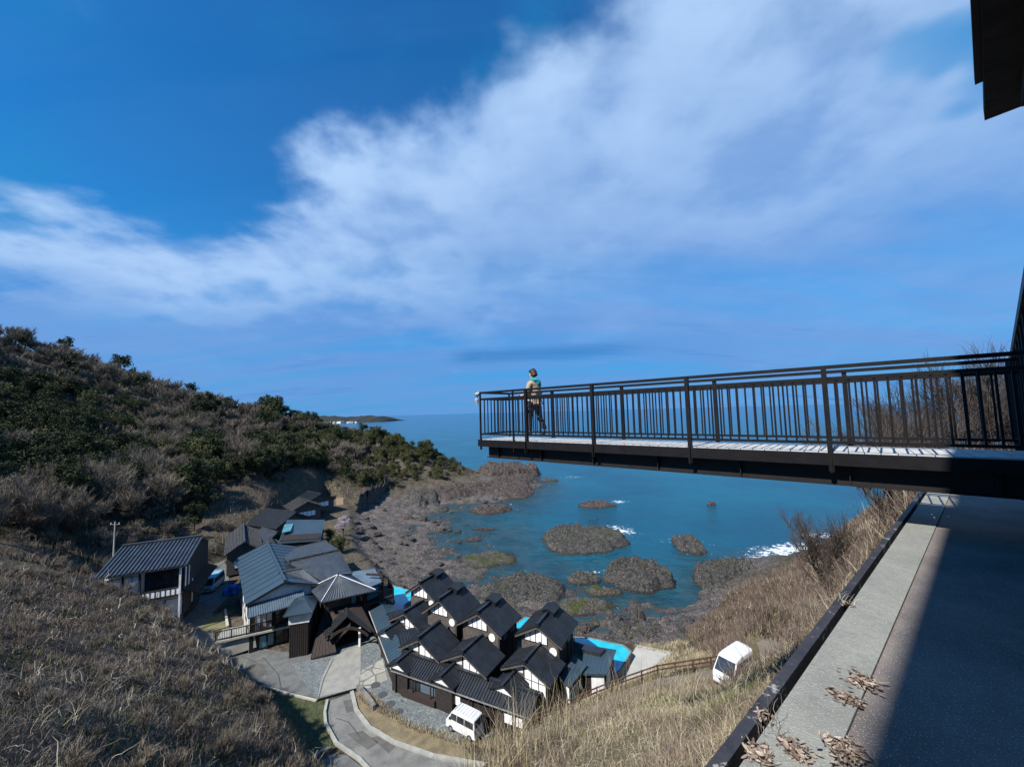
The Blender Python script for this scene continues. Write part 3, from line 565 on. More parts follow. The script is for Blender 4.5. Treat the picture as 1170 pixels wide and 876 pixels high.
def villa_front(label, p, porch=True):
    r, q = gable('villa', label, 'villa', p, 3.12, 'tile_black', 'timber_dark', 'grey_timber', 'four front villas with lattice windows')
    zr = q['zr']; hw = q['hw']; sl = (zr-q['ze'])/hw; xr = q['wx']-.15
    zb = q['ze']-1.5; poly = [(-.25, zb), (xr, zb), (xr, zr-.3-sl*xr), (0, zr-.36), (-.25, zr-.42)]
    window_part(r, 'window', -.25, xr, zb, zr-.45, q['y0'], 'paper_white', 3, 2, poly=poly)
    pl = [(-q['wx']+.1, q['ze']-.1), (-.4, q['ze']-.1), (-.4, zr-.4-sl*.4), (-q['wx']+.1, zr-.3-sl*(q['wx']-.1))]
    mb = MB(); mb.add([(a, q['y0'], b) for a, b in pl]+[(a, q['y0']+.04, b) for a, b in pl], [(0, 1, 2, 3), (7, 6, 5, 4), (0, 4, 5, 1), (1, 5, 6, 2), (2, 6, 7, 3), (3, 7, 4, 0)]); mb.build('plaster_panel', MATS['plaster'], r)
    if porch:
        pm = MB(); zp = q['ze']-.15
        for s in (-1, 1): slope(pm, (-1.15, -1.7, zp), (-1.15, .45, zp), (-1.15+s*1.35, .45, zp-.65), (-1.15+s*1.35, -1.7, zp-.65), .1, .27, .1, .07)
        po = pm.build('porch_roof', MATS['tile_black'], r); pc = MB(); pc.box(-1.27, -1.03, -1.75, .4, zp-.02, zp+.16); pc.build('ridge_cap', MATS['tile_black'], po)
        pw = MB(); pw.box(-2.1, -.2, -1.3, .4, 0, zp-.7); pw.build('porch_wall', MATS['timber_dark'], r)
        pt = MB(); pt.add([(-2.2, -1.5, zp-.72), (-.1, -1.5, zp-.72), (-1.15, -1.5, zp-.14), (-2.2, -1.45, zp-.72), (-.1, -1.45, zp-.72), (-1.15, -1.45, zp-.14)], [(0, 1, 2), (5, 4, 3), (0, 3, 4, 1), (1, 4, 5, 2), (2, 5, 3, 0)]); pt.build('porch_gable', MATS['plaster'], r)
villa_front('leftmost of the front villas, behind the corner of the long tiled roof', [-12.40,43.45,0.512,3.1,4.6,6.34,7.59])
villa_front('second front villa from the left, black gable roof over white lattice window', [-9.63,38.54,0.478,3.3,4.94,6.19,7.60])
villa_front('third front villa from the left, black gable roof over white lattice window', [-5.09,36.17,0.516,3.2,5.07,6.31,7.59])
villa_front('rightmost front villa with the largest white lattice window, behind the parked vans', [0.40,34.60,0.548,3.2,4.84,6.47,7.59])
# lower link building filling the gap between the villas
def poly_house(name, label, cat, foot, zg, zt, wallm, group=None):
    cx_ = sum(p[0] for p in foot)/len(foot); cy_ = sum(p[1] for p in foot)/len(foot)
    root = empty(name, (cx_, cy_, zg), 0, label, cat, group)
    if zt: mb = MB(); mb.prism([p[:2] for p in foot], zg, zt); par(mb.build('wall', MATS[wallm]), root)
    return root
def pt(name, mb, mat, root): return par(mb.build(name, MATS[mat]), root)
# long tiled gatehouse roof in front
E0 = Vector(G(447,764,5.2)); E1 = Vector(G(606,819,5.2)); dv_ = (E1-E0).normalized(); bk = Vector((-dv_.y, dv_.x, 0))
if bk.y < 0: bk = -bk
root = poly_house('gatehouse', 'long low building with black tiled roof running in front of the villas', 'building', [E0+bk*.5, E1+bk*.5-dv_*.3, E1+bk*3.2-dv_*.3, E0+bk*3.2], 3.12, 5.15, 'timber_dark')
mb = MB(); up = Vector((0, 0, 1)); Rg0 = E0+bk*1.6+up*.6; Rg1 = E1+bk*1.6+up*.6
slope(mb, Rg0, Rg1, E1, E0, .14, .27, .13, .09); slope(mb, Rg0, Rg1, E1+bk*3., E0+bk*3., .14, .27, .13, .09)
ro = pt('roof', mb, 'tile_black', root); mb = MB(); mb.bar(Rg0+up*.1, Rg1+up*.1, .3, .25); pt('ridge_cap', mb, 'tile_black', root)
mb = MB(); mb.bar(E0-bk*.06-up*.1, E1-bk*.06-up*.1, .07, .09); pt('gutter', mb, 'hub_metal', root)
tot = (E1-E0).length
for a, b, mt in ((.35,.7,'paper_white'),(1.3,3.,'glass_dark'),(3.1,4.8,'metal_roof_pale'),(6.4,7.4,'paper_white'),(11.7,13.3,'paper_white')):  # some white panes are painted reflections in the glass band
    mb = MB(); p0 = E0+dv_*a+bk*.45; p1 = E0+dv_*b+bk*.45; mb.bar(p0-up*1.05, p1-up*1.05, .06, .75); wo = pt('window', mb, mt, root); fb = MB()
    n = max(2, int((b-a)/.55))
    for i in range(n+1): q = p0.lerp(p1, i/n)-bk*.05; fb.bar(q-up*1.45, q-up*.65, .04, .05, dv_)
    par(fb.build('frame', MATS['timber_dark']), root).parent = root
mb = MB(); mb.bar(E0+dv_*1.2+bk*.2-up*1.75, E0+dv_*5.+bk*.2-up*1.75, .5, .5); pt('bench_wall', mb, 'timber_brown', root)
for i in range(7): 
    q = E0+dv_*(tot*(i+.2)/7)+bk*.12; mb = MB(); mb.bar(q-up*2.05, q-up*.12, .1, .1, dv_); pt('post', mb, 'timber_brown', root)
# left wing of the gatehouse: a sleek metal roof
W0 = Vector(G(422,698,5.4)); W1 = Vector(G(447,764,5.25)); wd = (W0-W1).normalized(); rs = Vector((-wd.y, wd.x, 0)); rs = rs if rs.x > 0 else -rs
root = poly_house('link_wing', 'narrow blue-grey metal roofed wing left of the villas', 'building', [W0+rs*.4, W1+rs*.4, W1+rs*2.2, W0+rs*2.2], 3.12, 5.2, 'timber_dark')
mb = MB(); slope(mb, W1+rs*1.5+up*.55, W0+rs*1.5+up*.55, W0, W1, .12, .45, .03, .03); slope(mb, W1+rs*1.5+up*.55, W0+rs*1.5+up*.55, W0+rs*3, W1+rs*3, .12, .45, .03, .03); pt('roof', mb, 'metal_roof_blue', root)
mb = MB(); mb.bar(W0-rs*.04, W1-rs*.04, .06, .1); pt('gutter', mb, 'concrete_pale', root)
for k, s_ in enumerate((3.5, 8.)):
    q = W1+wd*s_+rs*2.0; gm = MB(); 
    for s in (-1, 1): slope(gm, q+up*1.15-rs*.6, q+up*1.15+rs*2.6, q+wd*s*1.5+up*.45+rs*2.6, q+wd*s*1.5+up*.45-rs*.6, .1, .27, .08, .06)
    pt('dormer_roof', gm, 'tile_black', root); wm = MB(); wm.prism([(q+wd*1.1)[:2], (q-wd*1.1)[:2], (q-wd*1.1+rs*2.2)[:2], (q+wd*1.1+rs*2.2)[:2]], 5.0, 5.75); pt('dormer_wall', wm, 'plaster' if k == 0 else 'timber_dark', root)
# right annexes with metal roofs
def flat_annex(label, pix, z, zg=3.12, ov=.35, wm='timber_dark', rm='metal_roof_blue', fall=.35):
    P_ = [Vector(G(a, b, z)) for a, b in pix]; c = sum(P_, Vector())/len(P_); foot = [p+(c-p).normalized()*ov for p in P_]
    root = poly_house('annex', label, 'annex', foot, zg, z-.15, wm); mb = MB(); Q = [p.copy() for p in P_]; Q[0].z -= fall*.5; Q[1].z -= fall*.5
    Q[2].z += fall*.5; Q[3].z += fall*.5; slope(mb, Q[3], Q[2], Q[1], Q[0], .16, .38, .03, .03); pt('roof', mb, rm, root); return root, foot, P_
r1, f1, p1 = flat_annex('low annex with blue-grey roof and white window beside the rightmost front villa', [(639,773),(651,782),(671,762),(655,750)], 5.7)
def wallwin(root, a, b, f0, f1, z0, z1, mat, off=.04, name='window', cols=2):
    a = Vector((a[0], a[1], 0)); b = Vector((b[0], b[1], 0)); dd = (b-a).normalized(); n = Vector((dd.y, -dd.x, 0)); n = n if n.dot(Vector((0, 0, 0))-a) > 0 else -n
    p0 = a.lerp(b, f0)+n*off; p1 = a.lerp(b, f1)+n*off; mb = MB(); mb.bar(p0+up*(z0+z1)/2, p1+up*(z0+z1)/2, .05, z1-z0); o = pt(name, mb, mat, root); fb = MB()
    for i in range(cols+1): q = p0.lerp(p1, i/cols)+n*.04; fb.bar(q+up*z0, q+up*z1, .04, .05, dd)
    for z in (z0, z1): fb.bar(p0+n*.045+up*z, p1+n*.045+up*z, .03, .05)
    f = fb.build('frame', MATS['timber_dark']); f.parent = o; f.matrix_parent_inverse = (root.matrix_basis).inverted()@Matrix() if False else Matrix(); 
    f.matrix_parent_inverse = root.matrix_basis.inverted(); f.parent = root; return o
wallwin(r1, f1[0], f1[1], .15, .85, 3.7, 5.2, 'paper_white', cols=1)
wallwin(r1, f1[1], f1[2], .1, .45, 3.7, 5.2, 'glass_sky', cols=1); wallwin(r1, f1[1], f1[2], .55, .95, 3.5, 5.2, 'glass_dark', cols=1)
r2, f2, p2 = flat_annex('wider annex with blue-grey roof between the rear villa and the turquoise pool', [(664,767),(693,767),(704,744),(668,738)], 5.7)
wallwin(r2, f2[0], f2[1], .35, .95, 3.5, 5.2, 'paper_white', cols=3); wallwin(r2, f2[1], f2[2], .1, .5, 3.5, 5.1, 'paper_white', cols=2)
mb = MB(); q = [Vector(G(*a, 6.1)) for a in ((664,741),(686,746),(692,741),(668,735))]; mb.slab(q, .45); pt('roof_box', mb, 'tile_black', r2)
mb = MB(); slope(mb, *[Vector(G(*a, 5.5)) for a in ((655,750),(668,752),(668,768),(658,770))], .1, .4, .03, .03)
# pools
def pool_mat():
    m, t, b = newmat('pool_water', .08, .5); n = t.noise(1.1, 3, .5, t.pos()); t.t.links.new(t.mix(t.ramp(n, .35, .65), (.01, .34, .46), (.015, .43, .53)), b.inputs['Base Color'])
    bp = t.n('ShaderNodeBump', i_Strength=.3, i_Distance=.05, i_Height=t.noise(5., 3, .5, t.pos())); t.t.links.new(bp.outputs[0], b.inputs['Normal'])
pool_mat(); simple('pool_deep', (.01, .22, .42), (.01, .19, .36), .1, 1., spec=.5); simple('pool_step', (.03, .56, .70), (.02, .50, .64), .2, 1.)
def pool(label, pix, z, deep=None, step=None, wall_h=1.2):
    P_ = [G(a, b, z) for a, b in pix]; cx_ = sum(p[0] for p in P_)/len(P_); cy_ = sum(p[1] for p in P_)/len(P_); root = empty('pool', (cx_, cy_, z-wall_h), 0, label, 'pool')
    mb = MB(); mb.prism([p[:2] for p in P_], z-wall_h, z); pt('water', mb, 'pool_water', root)
    if deep: mb = MB(); mb.add([G(a, b, z+.006) for a, b in deep], [tuple(range(len(deep)))[::-1]]); pt('deep_water', mb, 'pool_deep', root)
    if step: mb = MB(); mb.slab([G(a, b, z+.12) for a, b in step], .3); pt('pool_step', mb, 'pool_step', root)
    mb = MB(); n = len(P_)
    for i in range(n):
        a = Vector(P_[i]); b = Vector(P_[(i+1) % n]); c = Vector((cx_, cy_, z)); o1 = (a-c).normalized()*.12; o2 = (b-c).normalized()*.12
        mb.bar(a+o1-up*.55, b+o2-up*.55, .16, 1.18)
    pt('rim', mb, 'stone_wall', root); return root
pool('long turquoise infinity pool at the right end beside the concrete ramp', [(655,728),(674,729),(711,737),(720,744),(708,764),(699,771),(694,764),(697,746),(682,742),(657,733)], 3.9, deep=[(696,767),(697,757),(707,757),(703,764),(699,769)])
pool('bright turquoise pool between the balcony and the leftmost villa', [(446,668),(466,674),(471,677),(469,685),(462,690),(461,696),(453,701),(449,698),(452,688)], 3.6, deep=[(451,697),(453,689),(461,690),(460,696),(454,700)])
pool('small corner of turquoise pool glimpsed between the two right rear villas', [(586,716),(600,705),(606,706),(597,720)], 3.9)
mb = MB()
for i in range(30):
    x, y, z = G(700+i*.7, 775-i*.9, 3.2); mb.box(x-.15, x+.15, y-.15, y+.15, 3.1, 3.45)
# ---- main inn, left of the villas
p = [-27.0,46.3,-0.667,18.2,7.6,8.6,10.0]
hall, q = gable('inn_hall', 'tall hall with broad smooth blue-grey metal roof above the road', 'building', p, 3.12, 'metal_roof_blue', 'plaster', None, None, ribs=1.6, rw=.02)
zr = q['zr']; sl = (zr-q['ze'])/q['hw']
mb = MB(); y0 = q['y0']; mb.box(-q['wx'], q['wx'], y0-.02, y0+.05, 0, q['ze']-.9); mb.build('timber_cladding', MATS['timber_dark'], hall)
mb = MB(); slope(mb, (-q['hw']+.2, y0, q['ze']-.25), (1.9, y0, q['ze']-.25), (1.9, y0-1.5, q['ze']-1.05), (-q['hw']+.2, y0-1.5, q['ze']-1.05), .1, .22, .09, .06); mb.build('skirt_roof', MATS['metal_roof_pale'], hall)
window_part(hall, 'window', -2.9, -1.2, 2.2, 3.9, y0-.08, 'paper_white', 3, 1); window_part(hall, 'window', -.9, 1.8, 2.2, 3.9, y0-.08, 'glass_dark', 4, 1)
window_part(hall, 'garage_opening', -.8, 1.5, .05, 1.7, y0-.1, 'glass_dark', 3, 1); window_part(hall, 'window', -2.4, -1., .2, 1.5, y0-.1, 'glass_sky', 2, 1)
mb = MB()
for z_ in (q['ze']-.6, 2., 4.6): mb.box(-q['wx']-.04, -q['wx']-.003, 1, q['y1'], z_, z_+.12)
for k in range(7): mb.box(-q['wx']-.06, -q['wx']-.0, 1+k*2.4, 1.12+k*2.4, 0, q['zt']-.05)
mb.build('wall_beams', MATS['timber_dark'], hall)
# balcony terrace in front of the hall
T = [G(246,733,5.2), G(333,714,5.2)]; a = Vector(T[0]); b = Vector(T[1]); dd = (b-a).normalized(); nb = Vector((-dd.y, dd.x, 0)); nb = nb if nb.y > 0 else -nb
root = empty('balcony', tuple(a), 0, 'balcony with wooden railing running along the hall above the road', 'balcony')
mb = MB(); mb.slab([a, b, b+nb*2.6, a+nb*2.6], .22); pt('floor', mb, 'concrete', root)
mb = MB(); mb.bar(a-nb*.03-up*.1, b-nb*.03-up*.1, .06, .2); pt('edge_board', mb, 'concrete_pale', root)
mb = MB(); mb.bar(a+up*.95+nb*.1, b+up*.95+nb*.1, .1, .09); mb.bar(a+up*.15+nb*.1, b+up*.15+nb*.1, .06, .06); n = 46
for i in range(n+1):
    q_ = a.lerp(b, i/n)+nb*.1; wdt = .12 if i % 9 == 0 else .05; mb.bar(q_, q_+up*.95, wdt, wdt, dd)
pt('railing', mb, 'timber_dark', root)
mb = MB()
for f in (0, .33, .66, .98): q_ = a.lerp(b, f)+nb*.4; mb.bar(q_-up*2.1, q_-up*.2, .16, .16, dd)
pt('post', mb, 'timber_dark', root)
mb = MB(); mb.bar(a+nb*.3-up*1.35, b+nb*.3-up*.9+dd*-3.5, .25, 1.4); root_w = tag(pt('w', mb, 'concrete_pale', root)); root_w.name = 'base_wall'
# brown clad tower
f = [G(330,752,3.1), G(352,748,3.1)]; a = Vector(f[0]); b = Vector(f[1]); dd = (b-a).normalized(); nb = Vector((-dd.y, dd.x, 0))
root = poly_house('clad_tower', 'square tower of brown vertical boards with white plaster band', 'tower', [a, b, b+nb*3, a+nb*3], 3.1, 6.6, 'timber_brown')
mb = MB(); mb.prism([v[:2] for v in (a-nb*.08-dd*.08, b-nb*.08+dd*.08, b+nb*3.1+dd*.08, a+nb*3.1-dd*.08)], 6.6, 7.75); pt('plaster_band', mb, 'plaster', root)
mb = MB()
for i in range(9): q_ = a.lerp(b, (i+.5)/9)-nb*.02; mb.bar(q_, q_+up*3.5, .04, .05, dd)
pt('batten', mb, 'timber_dark', root)
mb = MB(); c_ = (a+b)/2+nb*1.5; cs = [a-nb*.5-dd*.5, b-nb*.5+dd*.5, b+nb*3.5+dd*.5, a+nb*3.5-dd*.5]
for i in range(4): u_, v_ = cs[i], cs[(i+1) % 4]; ap = c_+up*0; slope(mb, ap+up*5.7, ap+up*5.7+dd*.02, v_+up*4.65, u_+up*4.65, .1, .3, .05, .04)
pt('roof', mb, 'metal_roof_blue', root)
# wing with ribbed roof behind
def quadroof(label, name, quads, foot, zg, zt, wallm, roofm, cat='building', ribs=.3, rw=.08, extra=None, t_=.14):
    foot = [G(a, b, z) for a, b, z in foot]; root = poly_house(name, label, cat, foot, zg, zt, wallm)
    mb = MB()
    for qd in quads: slope(mb, *[G(*v) for v in qd], t_, ribs, rw, rw*.8)
    pt('roof', mb, roofm, root)
    rc = MB()
    for qd in quads: rc.bar(Vector(G(*qd[0]))+up*.1, Vector(G(*qd[1]))+up*.1, .22, .22)
    pt('ridge_cap', rc, 'tile_grey', root); return root, foot
quadroof('ribbed grey tiled wing joining the big hall to the hipped pavilion', 'inn_wing', [[(330,642,10.2),(388,629,10.2),(402,655,8.4),(372,666,8.4)],[(330,642,10.2),(388,629,10.2),(372,618,8.6),(318,630,8.6)],[(331,643,10.2),(331.5,643,10.2),(371,665,8.4),(316,648,9.)]],
    [(372,662,7.6),(400,652,7.6),(372,620,7.6),(322,634,7.6)], 3.1, 8.2, 'timber_dark', 'tile_grey')
quadroof('white-ridged grey gable slope stacked above the tower of the hall', 'upper_gable', [[(318,655,9.9),(345,650,9.9),(368,668,8.6),(326,671,8.6)]], [(326,669,7.6),(364,668,7.6),(350,656,7.6),(322,658,7.6)], 3.1, 8.5, 'plaster', 'tile_grey')
# hipped pavilion over the entrance
HP = [(386,657,9.6),(387,657,9.6)]; hc = [(354,672,8.2),(367,688,8.0),(429,674,8.0),(402,655,8.2)]
pav, pf = quadroof('hipped blue-tiled pavilion above the entrance canopy', 'pavilion', [[HP[0],HP[1],hc[1],hc[0]],[HP[0],HP[1],hc[2],hc[1]],[HP[0],HP[1],hc[3],hc[2]],[HP[0],HP[1],hc[0],hc[3]]],
    [(371,689,7.4),(418,677,7.4),(400,662,7.4),(362,672,7.4)], 3.1, 7.9, 'timber_dark', 'tile_grey', 'pavilion')
mb = MB()
for i, c_ in enumerate(hc):
    mb.tube([Vector(G(*HP[0]))+up*.12, Vector(G(*c_))+up*.1], .05, 6)
pt('hip_ridge', mb, 'plaster', pav)
wallwin(pav, pf[0], pf[1], .06, .62, 6.7, 7.5, 'grey_timber', cols=5); wallwin(pav, pf[0], pf[1], .64, .76, 6.4, 7.5, 'glass_sky', cols=1); wallwin(pav, pf[0], pf[1], .78, .96, 6.4, 7.6, 'glass_dark', cols=2)
# entrance canopy: big ribbed slope and arched gable porch
can, cf = quadroof('brown ribbed entrance canopy with arched porch gable opening on the driveway', 'entrance_canopy', [[(371,691,6.7),(408,684,6.7),(428,722,4.9),(398,702,6.3)],[(371,691,6.7),(372,691,6.7),(384,744,3.5),(355,752,3.3)],[(371,691,6.7),(400,686,6.7),(400,716,5.5),(382,735,4.)]],
    [(385,712,4.5),(420,704,4.5),(405,688,4.5),(374,694,4.5)], 3.1, 5.6, 'timber_dark', 'timber_brown', 'canopy', ribs=.35, rw=.05)
ap = Vector(G(397,703,6.6)); l = Vector(G(371,729,5.0)); r_ = Vector(G(424,721,5.1)); bkv = Vector((-.45, .89, 0))*3.6
mb = MB(); slope(mb, ap, ap+bkv, l+bkv, l, .18, .3, .1, .08); slope(mb, ap, ap+bkv, r_+bkv, r_, .18, .3, .1, .08); pt('porch_roof', mb, 'tile_black', can)
mb = MB(); nA = 14; ctr = (l+r_)/2
for i in range(nA):
    f0, f1_ = i/nA, (i+1)/nA
    def arc(f): 
        p_ = l.lerp(r_, .06+.88*f); p_.z = 4.55+1.05*math.sin(math.pi*f)**.8; return p_+bkv*.08
    mb.bar(arc(f0), arc(f1_), .1, .28)
pt('arch_beam', mb, 'timber_brown', can)
mb = MB(); mb.bar(Vector(G(411,738,3.1)), Vector(G(411,738,3.1))+up*2.0, .22, .22, (1, 0, 0)); mb.bar(Vector(G(379,742,3.1)), Vector(G(379,742,3.1))+up*1.9, .22, .22, (1, 0, 0)); pt('post', mb, 'plaster', can)
mb = MB(); b0 = Vector(G(382,722,3.12)); b1 = Vector(G(410,716,3.12)); mb.bar(b0+up*1., b1+up*1., .1, 2.); pt('door', mb, 'glass_dark', can)
# balcony on posts with black railing, flat roof and frame
bp_ = [Vector(G(*v, 6.3)) for v in ((407,692),(450,682),(443,668),(404,677))]
root = empty('sea_balcony', tuple((bp_[0].x, bp_[0].y, 3.1)), 0, 'black railed balcony on dark posts overlooking the left turquoise pool', 'balcony')
mb = MB(); mb.slab(bp_, .25); pt('floor', mb, 'timber_dark', root); mb = MB()
for i in range(3):
    a_, b_ = bp_[i], bp_[i+1]; mb.bar(a_+up*1.05, b_+up*1.05, .07, .07); mb.bar(a_+up*.12, b_+up*.12, .04, .04); L_n = (b_-a_).length; n = int(L_n/.14)
    for k in range(n+1): q_ = a_.lerp(b_, k/n); mb.bar(q_, q_+up*1.05, .03, .03, (1, 0, 0))
pt('railing', mb, 'steel_dark', root)
for v in (bp_[1]+(bp_[0]-bp_[1])*.04, bp_[0]+(bp_[1]-bp_[0])*.1, bp_[2]): mb = MB(); mb.bar(Vector((v.x, v.y, 3.1)), Vector((v.x, v.y, 6.1)), .2, .2, (1, 0, 0)); pt('post', mb, 'timber_dark', root)
mb = MB(); f0 = Vector(G(437,681,6.3)); mb.bar(f0, f0+up*2.6, .35, .25, (1, 0, 0)); mb.bar(f0+up*2.6, f0+up*2.6+Vector((-2.2, .4, 0)), .2, .2); pt('frame', mb, 'timber_dark', root)
fa, ff, _ = flat_annex('flat blue-grey roofed room behind the black railed balcony', [(415,672),(436,664),(428,650),(400,654)], 8.3, rm='metal_roof_pale', fall=.2)
wallwin(fa, ff[0], ff[1], .2, .9, 6.6, 7.8, 'glass_sky', cols=2)
# houses farther back along the shore
BG = 'older black roofed houses at the back of the village'
def simple_gable(label, p, zg, roofm='tile_black', wall='timber_dark', gab='grey_timber', **k):
    r, q = gable('village_house', label, 'house', p, zg, roofm, wall, gab, BG, **k); window_part(r, 'window', -q['wx']*.6, q['wx']*.6, 1.0, 2.2, q['y0']-.02, 'paper_white', 4, 1); return r
simple_gable('farthest village house, small dark gable roof next to a tan board', [-51.5,104,-.95,7.5,8.5,6.9,8.6], 4.2)
simple_gable('village house second from the far end, gable roof with white gable end', [-50.5,95.5,-.75,8.,7.,6.9,8.6], 4.)
simple_gable('broad black roofed house in the middle of the far row', [-47.0,84.0,-1.15,10,8.5,6.6,8.8], 3.7, 'tile_black')
simple_gable('long narrow roofed house hugging the wooded slope', [-45.5,66,-.62,13,5.5,6.8,8.6], 3.4, 'tile_grey')
o, _, _ = flat_annex('village house with flat blue-grey metal roof and a skylight', [(318,617),(366,614),(371,596),(328,596)], 7.4, 3.2, .4, 'timber_dark', 'metal_roof_blue', .9)
mb = MB(); mb.slab([G(*v, 7.85) for v in ((322,608),(332,606),(335,598),(325,599))], .2); pt('skylight', mb, 'glass_sky', o)
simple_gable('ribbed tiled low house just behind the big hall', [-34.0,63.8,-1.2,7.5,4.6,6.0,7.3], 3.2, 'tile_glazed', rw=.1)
simple_gable('small dark roofed house beside the pine at the shore side of the row', [-29.5,60.,-.3,5.,4.2,5.6,6.8], 3.1, 'tile_black')
simple_gable('small lean house squeezed between hall and tiled wing', [-32.0,58.0,-.95,6.,4.2,7.0,8.2], 3.1, 'tile_grey')
simple_gable('small tiled house wedged behind the hall at the top of the lane', [-40.5,66.5,-.7,6.,4.4,6.2,7.6], 3.2, 'tile_black')
simple_gable('low shed with grey tiled roof left of the skylight roof', [-44.5,73.5,-1.0,6.,4.2,6.4,7.7], 3.3, 'tile_grey')
mb = MB(); a_ = Vector(D(384,573,100)); mb.bar(a_, a_+Vector((1.6, .5, 0)), .12, 1.7); o = mb.build('board_hoarding', MATS['tan_board']); tag(o, 'tan wooden board standing at the farthest village house', 'board')
# yard clutter between the houses
for k, (px, py, lab) in enumerate(((352,628,'pale grey plant unit in the yard behind the hall'),(360,634,'white storage box right of the plant unit'),(372,626,'light metal rack beside the pine'),(376,636,'small white crate near the ribbed wing'))):
    x, y, z = G(px, py, 5.2); root = empty('yard_unit', (x, y, 3.3), .4*k, lab, 'yard unit'); mb = MB(); mb.box(-.8, .8, -.5, .5, 0, 1.5); mb.build('cabinet', MATS['plaster'], root, bevel=.04); mb = MB(); mb.box(-.9, .9, -.6, .6, 1.5, 1.58); [mb.box(-.7, .7, -.53, -.5, .3+.2*i, .38+.2*i) for i in range(5)]; mb.build('louvre', MATS['hub_metal'], root)
# ---- two-storey house on the left
o3 = Vector(D(206,706,48.6)); zg = o3.z; az = R(-25)
root = empty('farmhouse', tuple(o3), math.pi-(-az) if False else az*-1, 'two-storey house with glazed grey tile roof and white balcony on the left', 'house')
# local axes: x to the right along the front, y backwards
FW, FD, FH = 7.4, 11., 6.2
mb = MB(); mb.box(-FW, 0, .9, FD, 0, FH); mb.add([(0, .9, FH), (0, FD, FH), (0, FD/2+.4, FH+1.5), (-FW, .9, FH), (-FW, FD, FH), (-FW, FD/2+.4, FH+1.5)], [(0, 1, 2), (5, 4, 3)]); mb.build('wall', MATS['timber_dark'], root)
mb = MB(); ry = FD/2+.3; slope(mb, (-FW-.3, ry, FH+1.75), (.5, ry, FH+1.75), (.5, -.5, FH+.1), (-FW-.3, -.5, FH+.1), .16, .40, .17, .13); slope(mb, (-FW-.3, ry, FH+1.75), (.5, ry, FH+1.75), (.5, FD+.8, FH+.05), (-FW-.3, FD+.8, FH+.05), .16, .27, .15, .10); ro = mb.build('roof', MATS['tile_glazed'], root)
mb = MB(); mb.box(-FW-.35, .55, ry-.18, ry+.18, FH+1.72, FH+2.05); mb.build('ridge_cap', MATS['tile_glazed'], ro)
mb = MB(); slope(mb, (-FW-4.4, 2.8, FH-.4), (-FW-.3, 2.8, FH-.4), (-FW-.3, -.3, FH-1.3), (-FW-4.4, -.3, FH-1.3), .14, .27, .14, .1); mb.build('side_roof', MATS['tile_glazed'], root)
mb = MB(); mb.box(-FW-4.2, -FW-.01, .2, 6, 0, FH-1.4); mb.build('side_wall', MATS['timber_brown'], root)
mb = MB(); mb.box(-FW+.02, -.15, .84, .897, 0.1, 2.7); mb.box(-FW+.02, -3.75, .84, .897, 2.95, FH-.05); mb.build('front_plaster', MATS['paper_white'], root)
mb = MB(); mb.box(-FW, 0, -.1, .9, 2.75, 2.9); mb.build('balcony_floor', MATS['timber_dark'], root)
mb = MB(); mb.box(-FW, -.1, -.12, -.06, 2.95, 3.65); mb.build('balcony_panel', MATS['paper_white'], root)
mb = MB(); mb.box(-FW-.1, 0, -.16, -.04, 3.7, 3.8); 
for i in range(16): x = -FW+.2+i*(FW-.3)/15; mb.box(x-.025, x+.025, -.165, -.125, 2.9, 3.8)
mb.box(-FW, 0, -.16, -.125, 2.85, 2.97); mb.build('balcony_rail', MATS['timber_brown'], root)
for x in (-.12, -3.9, -5.4, -7.1): mb = MB(); mb.box(x-.09, x+.09, -.2, -.02, 0 if x > -1 else 2.7, FH+.1); mb.build('post', MATS['plaster' if x > -1 else 'timber_dark'], root)
for a_, b_ in ((-7.3, -5.6), (-5.5, -3.9)): window_part(root, 'shoji_window', a_, b_, 2.95, 5.7, .25, 'paper_white', 2, 1)
window_part(root, 'window', -3.7, -.3, 2.95, 5.6, .82, 'glass_dark', 4, 1); window_part(root, 'window', -1.7, -.4, .6, 2.2, .82, 'paper_white', 1, 1); window_part(root, 'window', -6.5, -5.2, .3, 2.2, .82, 'glass_sky', 2, 1)
mb = MB(); mb.box(0.0, .05, 1.2, 1.5, 3.3, 5.6); mb.box(.0, .05, 2.5, 2.7, 3., 5.4); mb.box(0, .05, 4., 4.2, .3, 3.2); mb.build('wall_strip', MATS['plaster'], root)
mb = MB(); slope(mb, (.02, 1., 2.9), (.02, FD-.5, 2.9), (1.3, FD-.5, 2.4), (1.3, 1., 2.4), .08, .4, .05, .04); mb.build('side_eave', MATS['timber_brown'], root)
mb = MB(); a_ = o3+Vector((1.5, 0, 0)); 
# utility pole
x, y, z = D(129, 648, 58); pole = empty('utility_pole', (x, y, hz(x, y)-.5), 0, 'pale utility pole with crossarm and insulators behind the left house', 'utility pole')
mb = MB(); mb.tube([(0, 0, 0), (0, 0, 8.2)], [.12, .07], 8); mb.build('post', MATS['concrete_pale'], pole); mb = MB(); mb.bar((-.7, 0, 7.8), (.7, 0, 7.8), .07, .07); mb.build('crossarm', MATS['hub_metal'], pole); mb = MB()
for x_ in (-.6, .6): mb.tube([(x_, 0, 7.85), (x_, 0, 8.05)], .05, 6)
mb.build('insulator', MATS['paper_white'], pole)
x, y, z = D(38, 592, 66); p2_ = empty('marker_pole', (x, y, hz(x, y)), 0, 'thin white pole standing in the scrub on the left slope', 'pole'); mb = MB(); mb.tube([(0, 0, 0), (0, 0, 4.4)], .07, 6); mb.build('shaft', MATS['paper_white'], p2_); mb = MB(); mb.box(-.12, .12, -.05, .05, 3.9, 4.3); mb.build('plate', MATS['paper_white'], p2_)
